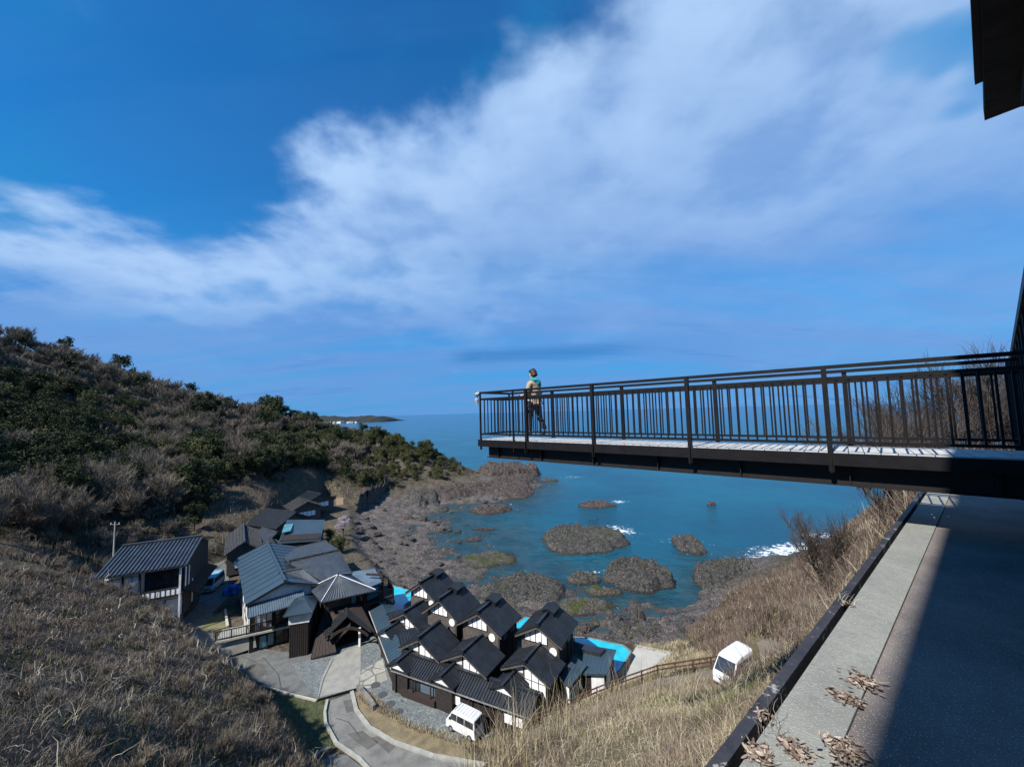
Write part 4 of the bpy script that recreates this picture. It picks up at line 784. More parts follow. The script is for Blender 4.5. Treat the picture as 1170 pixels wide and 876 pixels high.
#PART4
# ------------------------------------------------------------------ vehicles
def van(label, loc, rz, paint, sc=1., rack=False, name='parked_van'):
    root = empty(name, loc, rz, label, 'van'); root.scale = (sc,)*3
    prof = [(1.66, .28), (1.70, .45), (1.68, .80), (1.56, 1.02), (1.02, 1.72), (.85, 1.83), (.2, 1.88), (-1.3, 1.87), (-1.58, 1.78), (-1.68, 1.1), (-1.70, .45), (-1.66, .28)]
    def hw(z): return .735 if z < 1.0 else .735-.12*((z-1.0)/.88)**1.3
    n = len(prof); vs = [(x, hw(z), z) for x, z in prof]+[(x, -hw(z), z) for x, z in prof]
    mb = MB(); mb.add(vs, [tuple(range(n))[::-1], tuple(range(n, 2*n))]+[(i, (i+1) % n, n+(i+1) % n, n+i) for i in range(n)])
    body = mb.build('body', MATS[paint], root, smooth=False, bevel=.05)
    def pan(nm, P_, mat, o=.012):
        mb = MB(); P_ = [Vector(p) for p in P_]; nn = (P_[1]-P_[0]).cross(P_[2]-P_[0]).normalized(); c = sum(P_, Vector())/len(P_)
        if nn.dot(c-Vector((0, 0, 1))) < 0: nn = -nn
        k = len(P_); mb.add([p+nn*o for p in P_]+[p-nn*.02 for p in P_], [tuple(range(k)), tuple(range(k, 2*k))[::-1]]+[(i, i+k, (i+1) % k+k, (i+1) % k) for i in range(k)]); return mb.build(nm, MATS[mat], root)
    pan('windshield', [(1.58, .64, .98), (1.58, -.64, .98), (1.06, -.57, 1.68), (1.06, .57, 1.68)], 'glass_dark')
    pan('rear_window', [(-1.675, .55, 1.15), (-1.675, -.55, 1.15), (-1.60, -.52, 1.66), (-1.60, .52, 1.66)], 'glass_dark')
    for s in (1, -1):
        for a, b in ((.42, 1.22), (-.45, .34), (-1.5, -.53)):
            top = b-.22 if b > 1 else b
            pan('side_window', [(a, s*hw(1.12), 1.12), (b, s*hw(1.12), 1.12), (top, s*hw(1.62), 1.62), (a, s*hw(1.62), 1.62)], 'glass_dark')
        for x in (1.08, -1.12):
            mb = MB(); mb.tube([(x, s*.58, .28), (x, s*.75, .28)], .28, 20); w_ = mb.build('wheel', MATS['rubber'], root); mb = MB(); mb.tube([(x, s*.74, .28), (x, s*.762, .28)], .16, 14); mb.build('hub', MATS['hub_metal'], w_)
        pan('headlight', [(1.705, s*.45, .62), (1.705, s*.68, .62), (1.69, s*.68, .82), (1.69, s*.45, .82)], 'lamp_glass'); pan('tail_light', [(-1.70, s*.58, .75), (-1.70, s*.71, .75), (-1.685, s*.71, 1.05), (-1.685, s*.58, 1.05)], 'lamp_red')
        mb = MB(); mb.box(1.12, 1.24, s*.76-.06, s*.76+.06, 1.08, 1.26); mb.build('mirror', MATS['rubber'], root, bevel=.02)
    mb = MB(); mb.box(1.66, 1.74, -.7, .7, .26, .44); mb.build('bumper', MATS[paint], root, bevel=.03); mb = MB(); mb.box(-1.74, -1.66, -.7, .7, .26, .44); mb.build('bumper', MATS[paint], root, bevel=.03)
    mb = MB(); mb.box(1.70, 1.712, -.3, .3, .5, .6); mb.build('grille', MATS['rubber'], root)
    if rack:
        mb = MB()
        for k in range(7): mb.box(-1.2+k*.33, -1.13+k*.33, -.5, .5, 1.88, 1.915)
        mb.build('roof_rib', MATS[paint], root)
    return root
def head(fx, fy): return math.atan2(fy, fx)
x, y, z = G(842, 776, 10.0); van('white van facing left on the upper road below the terrace, beside the rusty guardrail', (x, y, z+.02), head(-.84, -.54), 'van_white')
x, y, z = G(532, 838, 3.16); van('white van with ribbed roof parked in front of the tiled gatehouse', (x-.1, y+.3, 3.16), head(-.85, .53), 'van_white', .88, True)
x, y, z = G(243, 672, 3.14); van('pale blue van parked in the lane beside the left house', (x, y, 3.14), head(.25, -.97), 'van_blue', 1.15)
x, y, z = G(266, 676, 3.14); mb = MB(); bm = bmesh.new(); bmesh.ops.create_icosphere(bm, subdivisions=3, radius=1.)
for v in bm.verts: v.co = Vector((v.co.x*1.2, v.co.y*.9, max(0, v.co.z)*1.2))*(1+.35*noise.noise(v.co*1.7))
me = bpy.data.meshes.new('tarp_pile'); bm.to_mesh(me); bm.free(); o = link('tarp_pile', me, None, MATS['tarp_blue']); o.location = (x, y, 3.12); tag(o, 'bright blue tarpaulin draped over a pile beside the hall wall', 'tarp')
# rusty guardrail on the upper road
gr = [Vector((*(L_[i_][:2]+nn_[i_]*1.75), L_[i_][2]+.75)) for i_ in (0, 4, 8, 12, 16, 20, 24, 27)]
root = empty('guardrail', tuple(gr[0]), 0, 'rusty low guardrail along the upper road behind the dry grass', 'guardrail')
for k, dzz in enumerate((0, -.3)):
    mb = MB()
    for a, b in zip(gr[:-1], gr[1:]): mb.bar(a+up*dzz, b+up*dzz, .05, .09)
    pt('rail', mb, 'rust', root)
for i in range(len(gr)-1):
    for f in (0, .5):
        q_ = gr[i].lerp(gr[i+1], f); mb = MB(); mb.bar(q_-up*1.1, q_+up*.06, .09, .09, (1, 0, 0)); pt('post', mb, 'rust', root)
# ------------------------------------------------------------------ viewing deck
ZD = 28.39; A0 = Vector(G(549, 501.5, ZD)); B0 = Vector(G(945, 516, ZD)); dd = (A0-B0); LT = dd.length; dd.normalize(); nn = Vector((-dd.y, dd.x, 0)); nn = nn if nn.y > 0 else -nn
WD = 1.0
def DP(s, w, z): return B0+dd*s+nn*w+up*z
def s_at(px, w):                       # position along the deck seen at image column px
    lo, hi = -4., 12.
    for _ in range(50):
        m_ = (lo+hi)/2; q_ = DP(m_, w, .5); x_ = proj(np.array(q_.x), np.array(q_.y), np.array(q_.z))[0]
        if x_ > px: lo = m_
        else: hi = m_
    return lo
S0 = -3.0; S1 = s_at(549, 0)
simple('deck_board', (.50, .51, .51), (.36, .37, .37), .7, 5., .004, 40.)
deck = empty('viewing_deck', tuple(DP(-1, .5, -.4)), 0, 'dark steel cantilevered viewing deck with pale boards jutting out over the bay', 'viewing deck')
mb = MB(); nb_ = int((S1-S0)/.145)
for i in range(nb_): s_ = S0+(S1-S0)*i/nb_; mb.add([DP(s_, .01, 0), DP(s_+.138, .01, 0), DP(s_+.138, WD-.01, 0), DP(s_, WD-.01, 0), DP(s_, .01, -.035), DP(s_+.138, .01, -.035), DP(s_+.138, WD-.01, -.035), DP(s_, WD-.01, -.035)], [(0, 3, 2, 1), (4, 5, 6, 7), (0, 1, 5, 4), (1, 2, 6, 5), (2, 3, 7, 6), (3, 0, 4, 7)])
pt('decking', mb, 'deck_board', deck)
simple('soffit_steel', (.008, .007, .008), (.014, .012, .013), .6, 8.)
for w_, nm in ((-.03, 'fascia'), (WD+.03, 'fascia')):
    mb = MB(); mb.bar(DP(S0, w_, -.085), DP(S1+.03, w_, -.085), .05, .15); mb.bar(DP(S0, w_+(.03 if w_ < 0 else -.03), -.155), DP(S1, w_+(.03 if w_ < 0 else -.03), -.155), .12, .012); pt(nm, mb, 'steel_dark', deck)
mb = MB(); mb.bar(DP(S1+.025, -.05, -.085), DP(S1+.025, WD+.05, -.085), .05, .15, up); pt('end_fascia', mb, 'steel_dark', deck)
for w_ in (.14, WD-.14):
    mb = MB(); mb.bar(DP(S0, w_, -.29), DP(S1-.12, w_, -.29), .012, .25); mb.bar(DP(S0, w_, -.415), DP(S1-.12, w_, -.415), .16, .014); mb.bar(DP(S0, w_, -.165), DP(S1-.12, w_, -.165), .16, .012)
    for k in range(9):
        s_ = S0+.4+k*1.2
        if s_ < S1-.2: mb.bar(DP(s_, w_-.04, -.40), DP(s_, w_-.04, -.17), .07, .01, dd)
    pt('girder', mb, 'soffit_steel', deck)
for k in range(7):
    s_ = S0+.6+k*1.6
    if s_ < S1-.3: mb = MB(); mb.bar(DP(s_, .15, -.25), DP(s_, WD-.15, -.25), .1, .14); pt('cross_beam', mb, 'soffit_steel', deck)
mb = MB()
for w_ in (.35, .55, .75): mb.bar(DP(S0, w_, -.08), DP(S1, w_, -.08), .05, .08)
pt('joist', mb, 'soffit_steel', deck)
def railing(w_, pxs, thin, sd):
    rl = MB(); rl.bar(DP(S0, w_, 1.08), DP(S1, w_, 1.08), .055, .045); par_ = pt('handrail', rl, 'steel_dark', deck)
    mb = MB(); mb.bar(DP(S0, w_, .93), DP(S1, w_, .93), .035, .045); mb.bar(DP(S0, w_, .12), DP(S1, w_, .12), .035, .035); pt('railing_frame', mb, 'steel_dark', deck)
    ps = sorted([S0+.05]+[s_at(p_, w_) for p_ in pxs]+[S1-.02])
    for s_ in ps:
        thinp = any(abs(s_-s_at(p_, w_)) < .01 for p_ in thin) or s_ > S1-.1
        mb = MB(); t_ = .03 if thinp else .055; mb.bar(DP(s_, w_+sd*.02, -.24 if sd < 0 else 0), DP(s_, w_+sd*.02, 1.10), t_*1.2, t_, dd); pt('post', mb, 'steel_dark', deck)
        if not thinp and sd < 0: mb = MB(); mb.bar(DP(s_, w_-.045, -.25), DP(s_, w_-.045, -.02), .1, .02, dd); pt('post_bracket', mb, 'steel_dark', deck)
    for a, b in zip(ps[:-1], ps[1:]):
        n = max(1, round((b-a)/.115)); mb = MB()
        for k in range(1, n): s_ = a+(b-a)*k/n; mb.bar(DP(s_, w_, .12), DP(s_, w_, .93), .012, .022, dd)
        if n > 1: pt('baluster_panel', mb, 'steel_dark', deck)
railing(0., [945, 787, 678, 602, 587], [587], -1); railing(WD, [968, 818, 711, 631], [], 1)
mb = MB(); w0, w1 = 0., WD; e_ = S1-.03
mb.bar(DP(e_, w0, 1.08), DP(e_, w1, 1.08), .055, .045); mb.bar(DP(e_, w0, .93), DP(e_, w1, .93), .035, .045); mb.bar(DP(e_, w0, .12), DP(e_, w1, .12), .035, .035)
for k in range(1, 9): mb.bar(DP(e_, w1*k/9, .12), DP(e_, w1*k/9, .93), .012, .02, nn)
pt('end_railing', mb, 'steel_dark', deck)
mb = MB(); bm = bmesh.new(); q0 = DP(S1+.02, -.02, 1.02)
mb.tube([DP(S1-.01, -.03, 1.09), DP(S1+.05, -.05, 1.05), DP(S1+.07, -.05, .92), DP(S1+.04, -.04, .75)], [.03, .06, .05, .01], 8); o = mb.build('tied_cloth', MATS['concrete_pale']); tag(o, 'pale cloth tied around the outer corner of the deck railing', 'cloth')
# ------------------------------------------------------------------ terrace, kerb and wall beside the camera
ZT = 27.5
def Gt(px, py, z=ZT): return Vector(G(px, py, z))
cdir = (Gt(1060, 550)-Gt(808, 876)).normalized(); pdir = Vector((cdir.y, -cdir.x, 0)); O = Gt(808, 876)
def CP(s, p, z): return O+cdir*s+pdir*p+up*(z-ZT)
def off(px, py): return (Gt(px, py)-O).dot(pdir)
o_board = (off(860, 845)+off(1063, 550))/2; o_conc0 = o_board+.035; o_conc1 = (off(975, 835.5)+off(1090, 551.5))/2; SE = 12.2; SB = -4.
asphalt_mat('asphalt_terrace', (.20, .172, .158), (.115, .102, .096), .8, 1.6); 
m, t, b = newmat('kerb_concrete', .9, .2); p_ = t.pos(); n_a = t.noise(1.4, 6, .7, p_); n_b = t.noise(95., 3, .6, p_); n_c = t.noise(22., 5, .7, p_)
c = t.mix(t.ramp(n_a, .3, .7), (.27, .275, .25), (.19, .195, .18)); c = t.mix(t.math('MULTIPLY', t.ramp(n_b, .58, .7), .7), c, (.5, .5, .47)); c = t.mix(t.math('MULTIPLY', t.ramp(n_c, .5, .75), .45), c, (.10, .105, .10)); t.t.links.new(c, b.inputs['Base Color'])
bp = t.n('ShaderNodeBump', i_Strength=1., i_Distance=.006, i_Height=t.math('ADD', n_b, n_c)); t.t.links.new(bp.outputs[0], b.inputs['Normal'])
m, t, b = newmat('board_paint', .6, .35); p_ = t.pos(); n_a = t.noise(7., 7, .75, p_, .3); n_b = t.noise(60., 4, .6, p_)
c = t.mix(t.ramp(n_a, .3, .6), (.020, .022, .030), (.040, .040, .048)); c = t.mix(t.ramp(n_a, .59, .62), c, (.30, .29, .28)); c = t.mix(t.math('MULTIPLY', t.ramp(n_b, .6, .75), .3), c, (.1, .09, .08)); t.t.links.new(c, b.inputs['Base Color'])
bp = t.n('ShaderNodeBump', i_Strength=1., i_Distance=.003, i_Height=n_b); t.t.links.new(bp.outputs[0], b.inputs['Normal'])
def strip(name, s0, s1, p0, p1, z0, z1, mat, seg=1, gap=0.):
    mb = MB()
    for k in range(seg):
        a = s0+(s1-s0)*k/seg+gap/2; b_ = s0+(s1-s0)*(k+1)/seg-gap/2
        V_ = [CP(a, p0, z0), CP(b_, p0, z0), CP(b_, p1, z0), CP(a, p1, z0), CP(a, p0, z1), CP(b_, p0, z1), CP(b_, p1, z1), CP(a, p1, z1)]
        mb.add(V_, [(0, 1, 2, 3), (7, 6, 5, 4), (0, 4, 5, 1), (1, 5, 6, 2), (2, 6, 7, 3), (3, 7, 4, 0)])
    return mb.build(name, MATS[mat])
tag(strip('terrace', SB, SE, o_conc1, 9., 26.6, ZT-.006, 'asphalt_terrace'), kind='structure')
tag(strip('kerb', SB, SE, o_conc0, o_conc1-.004, 26.9, ZT+.004, 'kerb_concrete', 9, .008), kind='structure')
wall = strip('retaining_wall', SB, SE-.1, .02, o_board-.005, 23.5, ZT-.06, 'concrete'); tag(wall, 'concrete retaining wall under the terrace edge', 'wall')
bd = strip('edge_board', SB, SE-.05, 0, o_board, ZT-.055, ZT+.012, 'board_paint', 4, .004); tag(bd, 'flaking dark painted edge board along the outside of the concrete kerb', 'board')
# abutment of the deck and the building at the right
ab = MB(); ab.prism([v[:2] for v in (DP(S0-2.5, -.25, 0), DP(S0-.01, -.25, 0), DP(S0-.01, WD+.4, 0), DP(S0-2.5, WD+.4, 0))], 26.5, ZD-.012); o = ab.build('abutment', MATS['concrete']); tag(o, 'concrete block carrying the inner end of the viewing deck', 'abutment')
sr0 = Vector(D(1157, 412, 5.4)); sr1 = Vector(D(1172, 338, 3.4)); sd_ = (sr1-sr0); root = empty('stair_railing', (sr0.x, sr0.y, ZD), 0, 'dark sloping railing of the stair at the right edge beside the deck', 'railing')
mb = MB(); mb.bar(sr0, sr1+sd_*.6, .06, .09); pt('handrail', mb, 'steel_dark', root)
mb = MB()
for k in range(12): q_ = sr0.lerp(sr1+sd_*.6, k/11); mb.bar(Vector((q_.x, q_.y, 27.6 if k > 3 else ZD)), q_, .03, .03, sd_.normalized())
pt('baluster_panel', mb, 'steel_dark', root)
mb = MB(); mb.bar(Vector((sr0.x, sr0.y, 27.6)), sr0+up*.02, .1, .1, (1, 0, 0)); pt('post', mb, 'steel_dark', root)
mb = MB(); q1 = sr1+sd_*.6; mb.bar(Vector((sr0.x, sr0.y, ZD-.5))+Vector((.25, -.1, 0)), Vector((q1.x, q1.y, ZD-.2))+Vector((.25, -.1, 0)), .1, 1.6); pt('stair_side', mb, 'timber_dark', root)
# roof overhang above right
eC = Vector(D(1125, 138, 3.2)); z_e = eC.z; 
rt_ = empty('roof_overhang', tuple(eC+pdir*3.2), 0, 'dark timber roof eave of the terrace building overhead at top right', 'roof')
c1_ = (Vector(D(1113, -2, 1.9*.8))-eC); edir = -cdir
def EP(s, p, z): return Vector((eC.x, eC.y, 0))+edir*s+pdir*p+up*z
mb = MB(); mb.slab([EP(0, 0, z_e+.10), EP(0, 4.2, z_e+.10), EP(9, 4.2, z_e+.10), EP(9, 0, z_e+.10)], .10); pt('roofing', mb, 'timber_dark', rt_)
mb = MB(); mb.bar(EP(.6, -.012, z_e+.06), EP(9, -.012, z_e+.06), .06, .05); pt('gutter', mb, 'steel_dark', rt_)
for k in range(9): mb = MB(); mb.bar(EP(.5+k*.8, .25, z_e-.05), EP(.5+k*.8, 4.1, z_e-.05), .07, .10); pt('rafter', mb, 'timber_dark', rt_)
for p__ in (.22, .9): mb = MB(); mb.bar(EP(.25, p__, z_e-.06), EP(9, p__, z_e-.06), .08, .12); pt('eave_beam', mb, 'timber_brown', rt_)
pc_ = (Vector((0, 0, 0))-Vector((O.x, O.y, 0))).dot(pdir)
def CC(s, p): q_ = Vector((0, 0, 0))+cdir*s+pdir*p; return (q_.x, q_.y)
rb_ = empty('terrace_building', (*CC(-6, 3.6), ZT), 0, 'dark timber building beside the terrace that shades the asphalt', 'building')
mb = MB(); mb.prism([CC(-14, .58), CC(2.6, .58), CC(2.6, 8), CC(-14, 8)], ZT-.3, 36.); pt('wall', mb, 'timber_dark', rb_)
mb = MB(); mb.prism([CC(-14.2, .56), CC(2.7, .56), CC(2.7, 8.2), CC(-14.2, 8.2)], 36., 36.25); pt('roof', mb, 'tile_black', rb_)
for k in range(4):
    mb = MB(); mb.prism([CC(-12+k*3.6, .545), CC(-9.6+k*3.6, .545), CC(-9.6+k*3.6, .576), CC(-12+k*3.6, .576)], ZT+.8, ZT+2.2); pt('window', mb, 'glass_dark', rb_)
#PART5
# ------------------------------------------------------------------ vegetation
def veg_mat(name, cols, rough=.85, trans=0.):
    m, t, b = newmat(name, rough, .15); v = t.attr('rnd'); cr = t.n('ShaderNodeValToRGB', i_Fac=v); el = cr.color_ramp.elements
    el[0].position = 0; el[0].color = (*cols[0], 1); el[1].position = 1; el[1].color = (*cols[-1], 1)
    for i, c_ in enumerate(cols[1:-1]): e_ = el.new((i+1)/(len(cols)-1)); e_.color = (*c_, 1)
    c = cr.outputs[0]; n = t.noise(.4, 4, .6, t.pos()); c = t.mix(t.math('MULTIPLY', t.ramp(n, .4, .65), .4), c, tuple(x*.6 for x in cols[0])); t.t.links.new(c, b.inputs['Base Color']); return m
veg_mat('straw', [(.13, .10, .06), (.26, .21, .13), (.42, .36, .24), (.55, .49, .36)])
veg_mat('scrub', [(.045, .037, .032), (.10, .083, .070), (.17, .145, .125), (.27, .235, .20), (.44, .39, .33)])
veg_mat('scrub_brown', [(.07, .048, .04), (.15, .11, .09), (.25, .195, .16)])
veg_mat('vine_pale', [(.30, .27, .21), (.46, .43, .34), (.38, .35, .27)])
veg_mat('green_blade', [(.06, .08, .03), (.11, .125, .045), (.18, .19, .075)])
veg_mat('twig', [(.11, .090, .070), (.20, .168, .132), (.30, .26, .205)])
veg_mat('twig_dark', [(.035, .028, .024), (.07, .055, .048), (.10, .085, .07)])
veg_mat('leaf_dark', [(.020, .026, .014), (.038, .050, .024), (.068, .082, .040)])
veg_mat('leaf_olive', [(.040, .046, .020), (.080, .086, .036), (.13, .135, .06)])
veg_mat('leaf_pine', [(.030, .036, .014), (.060, .068, .026), (.10, .11, .045)])
veg_mat('blossom', [(.35, .30, .36), (.5, .45, .5)])
veg_mat('dead_leaf', [(.07, .045, .032), (.20, .15, .12), (.33, .27, .22), (.46, .41, .36)])
def ribbons(name, roots, h, w, lean, curl, mat, seg=4, az=None, parent=None, rng=RNG, cross=True, droop=0.):
    """stems: bent tapering blades; roots Nx3, h N heights, w widths, lean 0..1 tilt, curl lateral wander"""
    N = len(roots); roots = np.asarray(roots, float); az = rng.uniform(0, 2*np.pi, N) if az is None else az
    lean = np.abs(rng.normal(lean, lean*.5, N)) if np.isscalar(lean) else lean
    pos = roots.copy(); ang = lean*.4; heading = az.copy(); ctr = [pos.copy()]
    for k in range(seg):
        st = h/seg; dxy = np.sin(ang)*st; pos = pos+np.stack([np.cos(heading)*dxy, np.sin(heading)*dxy, np.cos(ang)*st], -1); ctr.append(pos.copy())
        ang = ang+lean*(1.2/seg)+rng.normal(0, curl, N)+droop/seg; heading = heading+rng.normal(0, curl*1.5, N)
    wa = rng.uniform(0, np.pi, N); wd_ = np.stack([np.cos(wa), np.sin(wa), np.zeros(N)], -1)
    V = []; 
    for k in range(seg+1):
        ww = (w*(1-.8*k/seg))[:, None]*.5; V.append(ctr[k]-wd_*ww); V.append(ctr[k]+wd_*ww)
    V = np.stack(V, 1).reshape(-1, 3); base = (np.arange(N)*(2*(seg+1)))[:, None]
    Fq = np.concatenate([base+np.array([2*k, 2*k+1, 2*k+3, 2*k+2])[None] for k in range(seg)], 0)
    rn = np.repeat(rng.random(N), 2*(seg+1)); return npmesh(name, V, Fq, MATS[mat], parent, dict(rnd=rn))
def scatter(poly, n, rng=RNG, dens=None):
    P_ = np.array([p[:2] for p in poly]); lo = P_.min(0); hi = P_.max(0); out = []
    tot = 0
    while tot < n:
        q = rng.uniform(lo, hi, (n*2, 2)); q = q[inpoly(q[:, 0], q[:, 1], poly)]
        if dens is not None: q = q[rng.random(len(q)) < dens(q[:, 0], q[:, 1])]
        out.append(q); tot += len(q)
        if len(q) == 0: break
    q = np.concatenate(out)[:n]; return np.c_[q, height(q[:, 0], q[:, 1])-.03]
def stuffo(o, lab=None): o['kind'] = 'stuff'; return o
# tree builders ------------------------------------------------------
def bare_tree(seed, h=6., spread=.9, twigs=7, dark=False, levels=3, w0=.16, name='bare_tree', tw=.022):
    rg = random.Random(seed); mb = MB(); tips = []
    def grow(p, dr, L, r, lv):
        pts_ = [p]; n = 4 if lv == 0 else 3
        for i in range(n):
            dr = (dr+Vector((rg.gauss(0, .16), rg.gauss(0, .16), rg.gauss(0, .08)+(.06 if lv else 0)))).normalized(); pts_.append(pts_[-1]+dr*L/n)
        mb.tube(pts_, [r*(1-.55*i/n) for i in range(n+1)], 6 if lv == 0 else (4 if lv == 1 else 3), cap=False)
        if lv >= levels: tips.append((pts_[-1], dr, L)); tips.append((pts_[1], dr, L)); return
        k = [5, 5, 4, 3][lv]
        for i in range(k):
            f = (.35 if lv == 0 else .3)+.7*i/k; idx = min(int(f*n), n-1); bp_ = pts_[idx].lerp(pts_[idx+1], f*n-idx)
            a = rg.uniform(0, 6.28); sd2 = Vector((math.cos(a), math.sin(a), rg.uniform(.0, .5)))*spread; nd = (dr*.75+sd2).normalized()
            grow(bp_, nd, L*rg.uniform(.55, .75), r*.5, lv+1)
        grow(pts_[-1], dr, L*.6, r*.45, lv+1)
    grow(Vector((0, 0, -.3)), Vector((rg.uniform(-.2, .2), rg.uniform(-.2, .2), 1)).normalized(), h*.42, w0, 0)
    me_t = bpy.data.meshes.new(name); me_t.from_pydata(mb.v, [], mb.f); me_t.materials.append(MATS['bark'])
    rng = np.random.default_rng(seed); R_ = []; H_ = []; AZ = []; LE = []
    for p, dr, L in tips:
        for k in range(twigs):
            R_.append(tuple(p+Vector((rg.gauss(0, .06), rg.gauss(0, .06), rg.gauss(0, .06))))); H_.append(L*rg.uniform(.6, 1.3)); a = math.atan2(dr.y, dr.x)+rg.gauss(0, .9); AZ.append(a); LE.append(math.acos(max(-1, min(1, dr.z)))*rg.uniform(.5, 1.4)+.1)
    o = ribbons('tmp', np.array(R_), np.array(H_), np.full(len(R_), tw), np.array(LE), .16, 'twig_dark' if dark else 'twig', 3, np.array(AZ), None, rng)
    me_c = o.data; bpy.data.objects.remove(o); me_t.update(); return me_t, me_c
def leaf_tree(seed, h=6., rx=2.6, leaf=.22, n_cl=90, per=55, mat='leaf_dark', lobes=9, flat=.75, z0=.3):
    rng = np.random.default_rng(seed); rg = random.Random(seed); mb = MB(); top = Vector((0, 0, h*.55)); mb.tube([(0, 0, -.4), (.1, .05, h*.3), (0, .1, h*.6)], [.16, .12, .06], 6, cap=False)
    lc = []
    for k in range(lobes):
        a = rg.uniform(0, 6.28); rr2 = rx*rg.uniform(.15, .8); z = h*(z0+(.98-z0)*rg.random()); sh = (1-((z/h-.45)/.62)**2); c = Vector((math.cos(a)*rr2*max(.25, sh), math.sin(a)*rr2*max(.25, sh), z)); lc.append((c, rx*rg.uniform(.32, .55)))
        mb.tube([(0, 0, h*.3), tuple(c*.6+Vector((0, 0, h*.12))), tuple(c)], [.07, .05, .02], 4, cap=False)
    me_t = bpy.data.meshes.new('evergreen_tree'); me_t.from_pydata(mb.v, [], mb.f); me_t.materials.append(MATS['bark'])
    C_ = []
    for k in range(n_cl):
        c, r = lc[k % lobes]; d_ = rng.normal(size=3); d_ /= np.linalg.norm(d_); C_.append(np.array(c)+d_*r*rng.uniform(.55, 1.05)*np.array([1, 1, flat]))
    C_ = np.repeat(np.array(C_), per, 0); N = len(C_); P_ = C_+rng.normal(0, rx*.095, (N, 3)); u = rng.normal(size=(N, 3)); u /= np.linalg.norm(u, axis=1)[:, None]; v = rng.normal(size=(N, 3)); v -= (v*u).sum(1)[:, None]*u; v /= np.linalg.norm(v, axis=1)[:, None]
    s_ = leaf*rng.uniform(.6, 1.2, N)[:, None]; V = np.stack([P_-u*s_*.5-v*s_*.28, P_+u*s_*.5-v*s_*.28*.4, P_+u*s_*.5+v*s_*.28*.4, P_-u*s_*.5+v*s_*.28], 1).reshape(-1, 3); Fq = np.arange(N*4).reshape(-1, 4)
    clr = np.repeat(rng.random(n_cl), per)*.6+rng.random(N)*.4; o = npmesh('tmp', V, Fq, MATS[mat], None, dict(rnd=np.repeat(clr, 4))); me_c = o.data; bpy.data.objects.remove(o); me_t.update(); return me_t, me_c
BARE = [bare_tree(s_, h_, sp_, 11, tw=.034) for s_, h_, sp_ in ((1, 7.4, .8), (2, 6.6, 1.), (3, 7.2, .7), (4, 6.0, 1.1))]
EVG = [leaf_tree(11, 6., 2.8, .26), leaf_tree(12, 5.2, 3.1, .26, lobes=11), leaf_tree(13, 7., 2.5, .26, lobes=10)]
OLV = [leaf_tree(21, 5.5, 2.8, .26, mat='leaf_olive'), leaf_tree(22, 5., 3., .26, mat='leaf_olive', lobes=12)]
PIN = [leaf_tree(31, 5., 3., .24, mat='leaf_pine', flat=.4, lobes=12), leaf_tree(32, 6., 2.6, .24, mat='leaf_pine', flat=.35, lobes=10)]
TREEINFO = dict(bare=('bare_tree', BARE, 'leafless brown tree with fine twigs standing in the hillside wood', 'bare trees of the hillside wood'),
    evg=('evergreen_tree', EVG, 'dense dark evergreen tree standing in the hillside wood', 'dark evergreens of the hillside wood'),
    olive=('evergreen_tree', OLV, 'olive green bushy tree standing in the hillside wood', 'olive green trees of the hillside wood'),
    pine=('pine_tree', PIN, 'low wind-shaped pine tree on the headland', 'pines on the headland'))
trn = random.Random(5)
def put_tree(kind, x, y, sc, label=None, group=None, z=None):
    nm, var, lab, grp = TREEINFO[kind]; mt, mc = trn.choice(var); z = hz(x, y) if z is None else z
    root = empty(nm, (x, y, z-.15), trn.uniform(0, 6.28), label or lab, 'tree', group or (grp if not label else None)); root.scale = (sc*trn.uniform(.85, 1.2), sc*trn.uniform(.85, 1.2), sc*trn.uniform(.85, 1.15))
    link('trunk', mt, root); link('crown', mc, root); return root
def kind_at(px, py, y, r):
    if px > 318 and y > 140:
        if 372 < px < 432 and 518 < py < 566: return 'bare' if r < .7 else 'olive'
        if px > 425: return 'pine' if r < .65 else 'olive'
        return ['pine', 'olive', 'evg', 'bare'][0 if r < .3 else 1 if r < .65 else 2 if r < .85 else 3]
    if px < 230 and py > 575: return 'bare' if r < .75 else 'evg'
    up_l = 362+(px)*.31      # skyline
    if py-up_l < 62 and px < 300: return 'bare' if r < .93 else 'evg'
    if 170 < px < 290 and py < 530: return 'bare' if r < .82 else 'olive'
    if px < 175: return 'evg' if r < .55 else 'olive' if r < .68 else 'bare'
    return 'evg' if r < .42 else 'bare' if r < .8 else 'olive'
# candidate tree sites on the hill (Poisson-like grid with jitter)
cand = []
for gx in np.arange(-190, -6, 4.1):
    for gy in np.arange(48, 216, 4.1):
        cand.append((gx+trn.uniform(-1.5, 1.5), gy+trn.uniform(-1.5, 1.5)))
cand = np.array(cand); cz = height(cand[:, 0], cand[:, 1]); cpx, cpy = proj(cand[:, 0], cand[:, 1], cz)
nov = ~inpoly(cand[:, 0], cand[:, 1], VILL) & (dpoly(cand[:, 0], cand[:, 1], VILL) > 4.5)
ok = nov & (cpx > -60) & (cpx < 530) & (cz > 3.6) & ~((cpx < 245) & (cpy > 618)) & ~((cpx > 110) & (cpx < 260) & (cpy > 600) & (cand[:, 1] < 72)) & ~((cpx > 360) & (cpy > 556)) & ~((cpx > 225) & (cpx < 345) & (cpy > 555) & (np.hypot(cpx-270, cpy-590) < 48))
